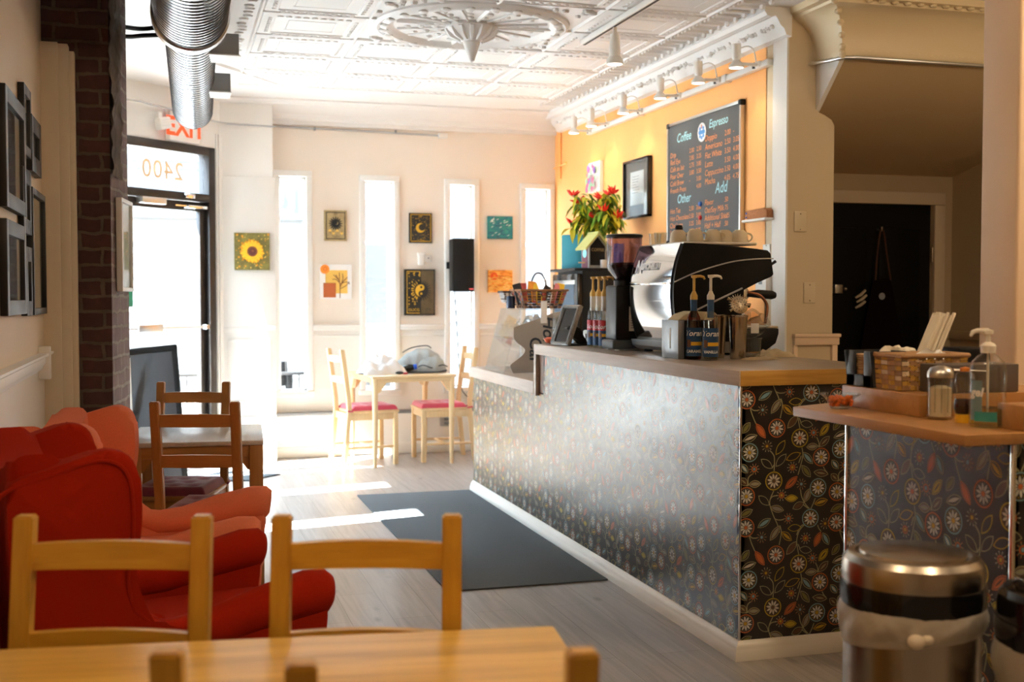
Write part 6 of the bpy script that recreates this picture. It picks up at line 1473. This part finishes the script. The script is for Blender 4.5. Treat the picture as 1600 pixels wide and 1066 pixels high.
# ============================================================ SELF-SERVICE SHELF
R1 = 1.0512; R2 = 1.0505 + .0632
rs_ = bpy.data.objects['display_riser']; rs_.location = (1.945, 2.712, 1.0506); 
nh = thing('napkin_holder', 'black open-fronted napkin holder at the left end of the riser', 'napkin holder', (2.012, 3.02, R2), 0)
k = MB().box(-.05, .06, -.065, .065, 0, .006).box(.054, .06, -.065, .065, 0, .105)
for s_ in (-1, 1): k.prism([(-.05, 0), (.06, 0), (.06, .105), (-.062, .105)], 1, s_ * .065 - .003, s_ * .065 + .003)
k.box(-.056, -.05, -.065, -.025, 0, .105, .002).box(-.056, -.05, .02, .065, 0, .105, .002).box(-.056, -.05, -.065, .065, 0, .035, .002)
obj('holder', k, mat('slate_plastic', (.02, .024, .03), .45), nh)
k = MB()
for i in range(16): k.box(-.045 + R_.uniform(0, .004), .05, -.058, .058, .008 + i * .0055, .0115 + i * .0055, mtx=Matrix.Rotation(radians(R_.uniform(-1.5, 1.5)), 4, 'Z'))
obj('napkins', k, mat('kraft_napkin', (.55, .36, .20), .9), nh)
M['golden'] = mat('golden_weave', (.52, .30, .06), .7, noise=.25, nscale=50); M['tanw'] = mat('tan_weave', (.40, .23, .11), .75, noise=.2, nscale=50); M['palew'] = mat('pale_weave', (.60, .47, .32), .75)
bk2 = basket('basket', 'square golden woven basket with pale flecks in the middle of the riser', (2.075, 2.888, R2), .21, .125, .098, .06, ['tanw', 'golden', 'palew', 'tanw'], None, None, 8)
for c in bk2.children:
    if c.name.startswith('weave'): c.data.materials[0] = M['tanw']
pk = tag(obj('paper_napkin', MB().grid(lumps(.07, .06, .03, 9), 14, 12), 'canvasw', None, (2.11, 2.885, R2 + .085), smooth=80), 'crumpled white napkin peeping out of the golden basket', 'napkin')
org = thing('black_organizer', 'low black organizer behind the golden basket', 'organizer', (2.22, 3.02, R2))
obj('tray', MB().box(-.13, .16, -.05, .05, 0, .09, .004).box(.05, .16, -.052, .052, .0, .112, .01), 'black', org)
stw = thing('straw_bundle', 'leaning bundle of white wrapped straws rising from the black organizer', 'straws', (2.20, 3.03, R2 + .085))
for i in range(26):
    a_, b_ = R_.uniform(-.026, .026), R_.uniform(-.018, .018); k = MB().cyl((a_, b_, .0), (a_ + .058 + R_.uniform(-.004, .004), b_, .128 + R_.uniform(-.008, .006)), .0046, seg=7); obj('straw', k, 'straw' if 'straw' in M else M.setdefault('straw', mat('straw_paper', (.80, .74, .62), .7)), stw)
tag(obj('paper_filter', MB().grid(lumps(.10, .05, .028, 12), 16, 10), 'straw', None, (2.10, 3.03, R2 + .0915), smooth=80), 'white paper lying on the black organizer left of the straws', 'paper')
tb2 = thing('cutlery_box', 'dark grey box with a spoon, right of the golden basket', 'box', (2.14, 2.765, R2))
obj('body', MB().box(-.12, .13, -.05, .05, 0, .078, .003), mat('taupe_plastic', (.10, .08, .07), .5), tb2); obj('spoon', MB().tube([(-.10, -.062, .066), (-.05, -.060, .064), (.02, -.058, .060)], [.011, .006, .003], 10, flat=.4), 'steel', tb2)
cbw = thing('candy_bowl', 'clear glass bowl of orange sweets at the left corner of the shelf', 'bowl', (1.882, 3.0, R1))
obj('bowl', MB().lathe([(0, .003), (.026, 0), (.029, .006), (.042, .030), (.060, .042), (.058, .0445), (.039, .032), (.026, .008), (0, .007)], seg=32), 'glass', cbw)
k = MB(); rr = random.Random(3)
for i in range(70):
    a_, r_ = rr.uniform(0, 6.28), .034 * rr.random() ** .5; k.sph((r_ * cos(a_), r_ * sin(a_), .012 + .022 * rr.random()), .006, 7, 5)
o = obj('sweets', k, mat('orange_candy', (.90, .19, .02), .35), cbw); o['kind'] = 'stuff'
su = thing('sugar_shaker', 'ribbed glass sugar shaker with steel lid on the shelf', 'sugar shaker', (1.977, 2.665, R1))
prf = [(0, .004), (.030, 0), (.035, .006), (.035, .012), (.0315, .018), (.0315, .102), (.034, .112), (.031, .116)]
obj('glass_body', MB().lathe(prf, seg=32), 'glass', su); obj('sugar', MB().lathe([(0, .008), (.0285, .008), (.0285, .084), (.015, .09), (0, .088)], seg=28), mat('sugar', (.78, .66, .46), .9, bump=.3, bscale=300), su)
obj('lid', MB().lathe([(.034, .112), (.035, .118), (.034, .126), (.026, .138), (.010, .143), (0, .143)], seg=28), 'steel', su)
k = MB()
for i in range(12): a_ = 2 * pi * i / 12; k.tube([(.0325 * cos(a_), .0325 * sin(a_), .02), (.0325 * cos(a_), .0325 * sin(a_), .10)], .0016, 5)
obj('glass_ribs', k, 'glass', su)
hn = thing('honey_dispenser', 'small glass honey dispenser with yellow foot between shaker and sanitizer', 'dispenser', (1.985, 2.575, R1))
obj('foot', MB().cyl((0, 0, 0), (0, 0, .022), .024, seg=24), mat('yellow_plastic', (.75, .42, .02), .4), hn); obj('glass_body', MB().lathe([(.024, .022), (.029, .04), (.027, .065), (.020, .08), (.026, .10), (.024, .125), (.012, .135)], seg=28), 'glass', hn)
obj('honey', MB().lathe([(0, .023), (.022, .023), (.027, .04), (.025, .06), (0, .06)], seg=24), 'brownglass', hn); obj('cap', MB().lathe([(.013, .133), (.013, .142), (0, .146)], seg=20), mat('orange_cap', (.62, .20, .03), .4), hn)
sz = thing('sanitizer_bottle', 'tall clear hand sanitizer pump bottle at the shelf corner', 'sanitizer bottle', (1.978, 2.478, R1))
obj('bottle', MB().lathe([(0, .004), (.040, 0), (.044, .006), (.044, .140), (.040, .162), (.026, .178), (.016, .184), (.016, .192)], seg=36), 'glass', sz); obj('gel', MB().lathe([(0, .006), (.0415, .006), (.0415, .048), (0, .048)], seg=32), pane('gel', (.78, .82, .72), .04), sz)
lb3 = obj('label', MB().lathe([(.0446, .018), (.0446, .118)], seg=14, a0=radians(172), a1=radians(215)), mat('teal_label', (.16, .24, .27), .4), sz)
obj('label_wave', MB().lathe([(.0450, .016), (.0452, .040)], seg=14, a0=radians(190), a1=radians(262)), mat('green_wave', (.04, .26, .24), .4), lb3)
w_ = MB(); vs, fs = text_polys('gel', .030, shear=.2, bold=.001)
V = [w_.bm.verts.new((.0455 * cos(radians(196) + v[0] / .0455), .0455 * sin(radians(196) + v[0] / .0455), .088 + v[1])) for v in vs]
for f in fs: w_.bm.faces.new([V[j] for j in f])
obj('label_lettering', w_, 'canvasw', lb3, smooth=0)
obj('pump', MB().lathe([(.018, .186), (.019, .204), (.014, .210), (.006, .214), (.005, .232), (.012, .234), (.012, .243), (0, .246)], seg=20).tube([(0, 0, .240), (-.030, .006, .242), (-.042, .008, .238), (-.046, .009, .228)], [.008, .006, .006, .004], 8).cyl((0, 0, .03), (0, 0, .19), .003, seg=8), mat('clear_pump', (.78, .72, .62), .35), sz)
wx = thing('wooden_box', 'small wooden box at the right edge of the shelf', 'box', (2.07, 2.405, R1)); obj('box', MB().box(-.082, .12, -.045, .05, 0, .062, .003), 'redwood_x', wx)
k = MB()
for z in (.02, .042): k.sph((-.035, -.0455, z), (.006, .001, .005), 8, 5)
obj('knots', k, 'darkwood', wx)
# ============================================================ TRASH CANS
def trash(label, loc, r, h, lidm, seed):
    t = thing('trash_can', label, 'trash can', loc, 0, 'trash cans')
    obj('body', MB().lathe([(0, .01), (r * .93, .01), (r * .95, .03), (r * .95, h - .09), (0, h - .09)], seg=56), 'darksteel', t)
    obj('foot_ring', MB().lathe([(r * .93, 0), (r * .97, 0), (r * .97, .03), (r * .93, .03)], seg=48), 'black', t)
    rr_ = random.Random(seed); ph = [rr_.uniform(0, 6.28) for _ in range(5)]
    def bag(u, v):
        a_ = 2 * pi * u; low = h - .178 + .022 * sin(a_ + 2.6); z = (h - .098) * (1 - v) + low * v
        rad = r * (.985 + .05 * sin(pi * min(1, v * 1.1)) + .018 * sin(5 * a_ + 4 * v + ph[0]) * sin(pi * v) + .007 * sin(13 * a_ + 9 * v + ph[1]) * sin(pi * v) + .004 * sin(31 * a_ - 7 * v + ph[2]) * sin(pi * v))
        if v > .96: rad = r * .965
        return (rad * cos(a_), rad * sin(a_), z)
    lin = obj('bin_liner', MB().grid(bag, 180, 18), 'liner', t, smooth=80)
    kx = radians(238); c_ = Vector((r * 1.03 * cos(kx), r * 1.03 * sin(kx), h - .150))
    k = MB().sph(c_, (.018, .018, .015), 12, 8).sph(c_ + Vector((.022, -.006, .004)), (.016, .012, .011), 10, 6)
    obj('liner_knot', k, 'knot', lin)
    obj('black_band', MB().lathe([(r * .94, h - .112), (r * 1.0, h - .108), (r * 1.015, h - .085), (r * 1.01, h - .058), (r * .96, h - .056)], seg=56), 'blackgloss', t)
    ld = obj('lid', MB().lathe([(r * .99, h - .057), (r * .99, h - .028), (r * .97, h - .012), (r * .90, h), (r * .80, h + .002), (r * .79, h - .004), (r * .76, h - .004), (r * .74, h + .006), (r * .5, h + .012), (0, h + .014)], seg=64), lidm, t, smooth=30)
    return t
M['liner'] = mat('thin_bin_liner', (.74, .68, .58), .35, alpha=.55, bump=.9, bscale=26); M['knot'] = mat('liner_knot', (.75, .66, .52), .5)
trash('steel trash can with domed lid and pale liner in front of the patterned stand', (1.535, 2.155, 0), .150, .825, 'darksteel', 1)
trash('dark trash can at the bottom right picture corner, mostly cut off', (1.735, 1.90, 0), .150, .79, 'blackgloss', 2)
# ============================================================ ON THE WINDOW TABLE
TT = .7405
M['bagwhite'] = mat('white_cotton', (.82, .81, .80), .9); M['grey_fabric'] = mat('grey_green_fabric', (.34, .37, .365), .85, noise=.12, nscale=90); M['dark_fabric'] = mat('dark_fabric', (.05, .06, .07), .85)
tag(obj('cloth_bag', MB().grid(lumps(.36, .30, .15, 21), 48, 40), 'bagwhite', None, (1.675, 9.53, TT), (0, 0, .15), smooth=80), 'white cotton bag slumped on the left half of the window table', 'bag')
bp = thing('backpack', 'grey-green backpack lying on the right half of the window table', 'backpack', (2.015, 9.66, TT), radians(6))
def lump2(w, d, h, seed):
    f = lumps(w, d, h, seed)
    def g(u, v):
        a_ = pi * v; e_ = (1 - abs(2 * u - 1) ** 2.6) ** .42 if 0 < u < 1 else 0
        rr = random.Random(seed); p_ = rr.uniform(0, 6)
        wob = 1 + .05 * sin(9 * u + 3 * v + p_) + .04 * sin(15 * v + 5 * u + p_) + .025 * sin(27 * u - 9 * v)
        return ((u - .5) * w, -cos(a_) * d / 2 * e_ * wob, max(0.001, sin(a_) ** .8 * h * e_ * wob * (.82 + .25 * u)))
    return g
obj('main_body', MB().grid(lump2(.42, .30, .20, 4), 44, 26), 'grey_fabric', bp, smooth=80)
obj('front_pocket', MB().grid(lump2(.27, .20, .145, 8), 34, 20).xf(Matrix.Translation((.065, -.10, 0))), 'grey_fabric', bp, smooth=80)
obj('zip', MB().tube([(-.07 + .26 * i / 14, -.192 + .012 * sin(i), .055 + .012 * sin(i * .7)) for i in range(15)], .0045, 6), 'dark_fabric', bp)
obj('top_handle', MB().tube(smooth_line([(-.14, .03, .165), (-.06, .02, .205), (.06, .0, .222), (.10, -.02, .20)], 5), .010, 8, flat=.5), 'dark_fabric', bp)
obj('shoulder_strap', MB().tube(smooth_line([(-.20, -.04, .05), (-.16, -.12, .012), (-.04, -.19, .010), (.10, -.215, .012), (.18, -.18, .02)], 5), .012, 8, flat=.4), 'dark_fabric', bp)
bo = thing('water_bottle', 'dark bottle with a bright blue cap tucked in the backpack side pocket', 'bottle', (1.895, 9.475, TT + .036), radians(10))
obj('bottle', MB().tube([(-.05, .02, .0), (.0, 0, .012), (.03, -.012, .018)], [.030, .030, .022], 14), 'blackgloss', bo); obj('cap', MB().tube([(.03, -.012, .018), (.036, -.014, .019), (.056, -.024, .022)], [.021, .024, .022], 14), mat('blue_cap', (.01, .09, .55), .35), bo)
tag(obj('phone', MB().box(-.035, .035, -.07, .07, 0, .009, .003), 'blackgloss', None, (1.545, 9.47, TT), (0, 0, .9)), 'black phone lying at the left edge of the window table', 'phone')
kt_ = thing('key_ring', 'bunch of small dark and red things between the bag and backpack', 'keys', (1.845, 9.40, TT))
obj('fob', MB().box(-.02, .02, -.012, .012, 0, .014, .005), mat('red_fob', (.50, .03, .06), .5), kt_); obj('pouch', MB().sph((-.05, .0, .013), (.035, .02, .013), 12, 8), 'dark_fabric', kt_)
k = MB()
for i in range(4): k.box(.02, .06, -.004, .004, .001, .004, mtx=Matrix.Rotation(radians(-40 + 26 * i), 4, 'Z'))
obj('keys', k, 'steel', kt_)
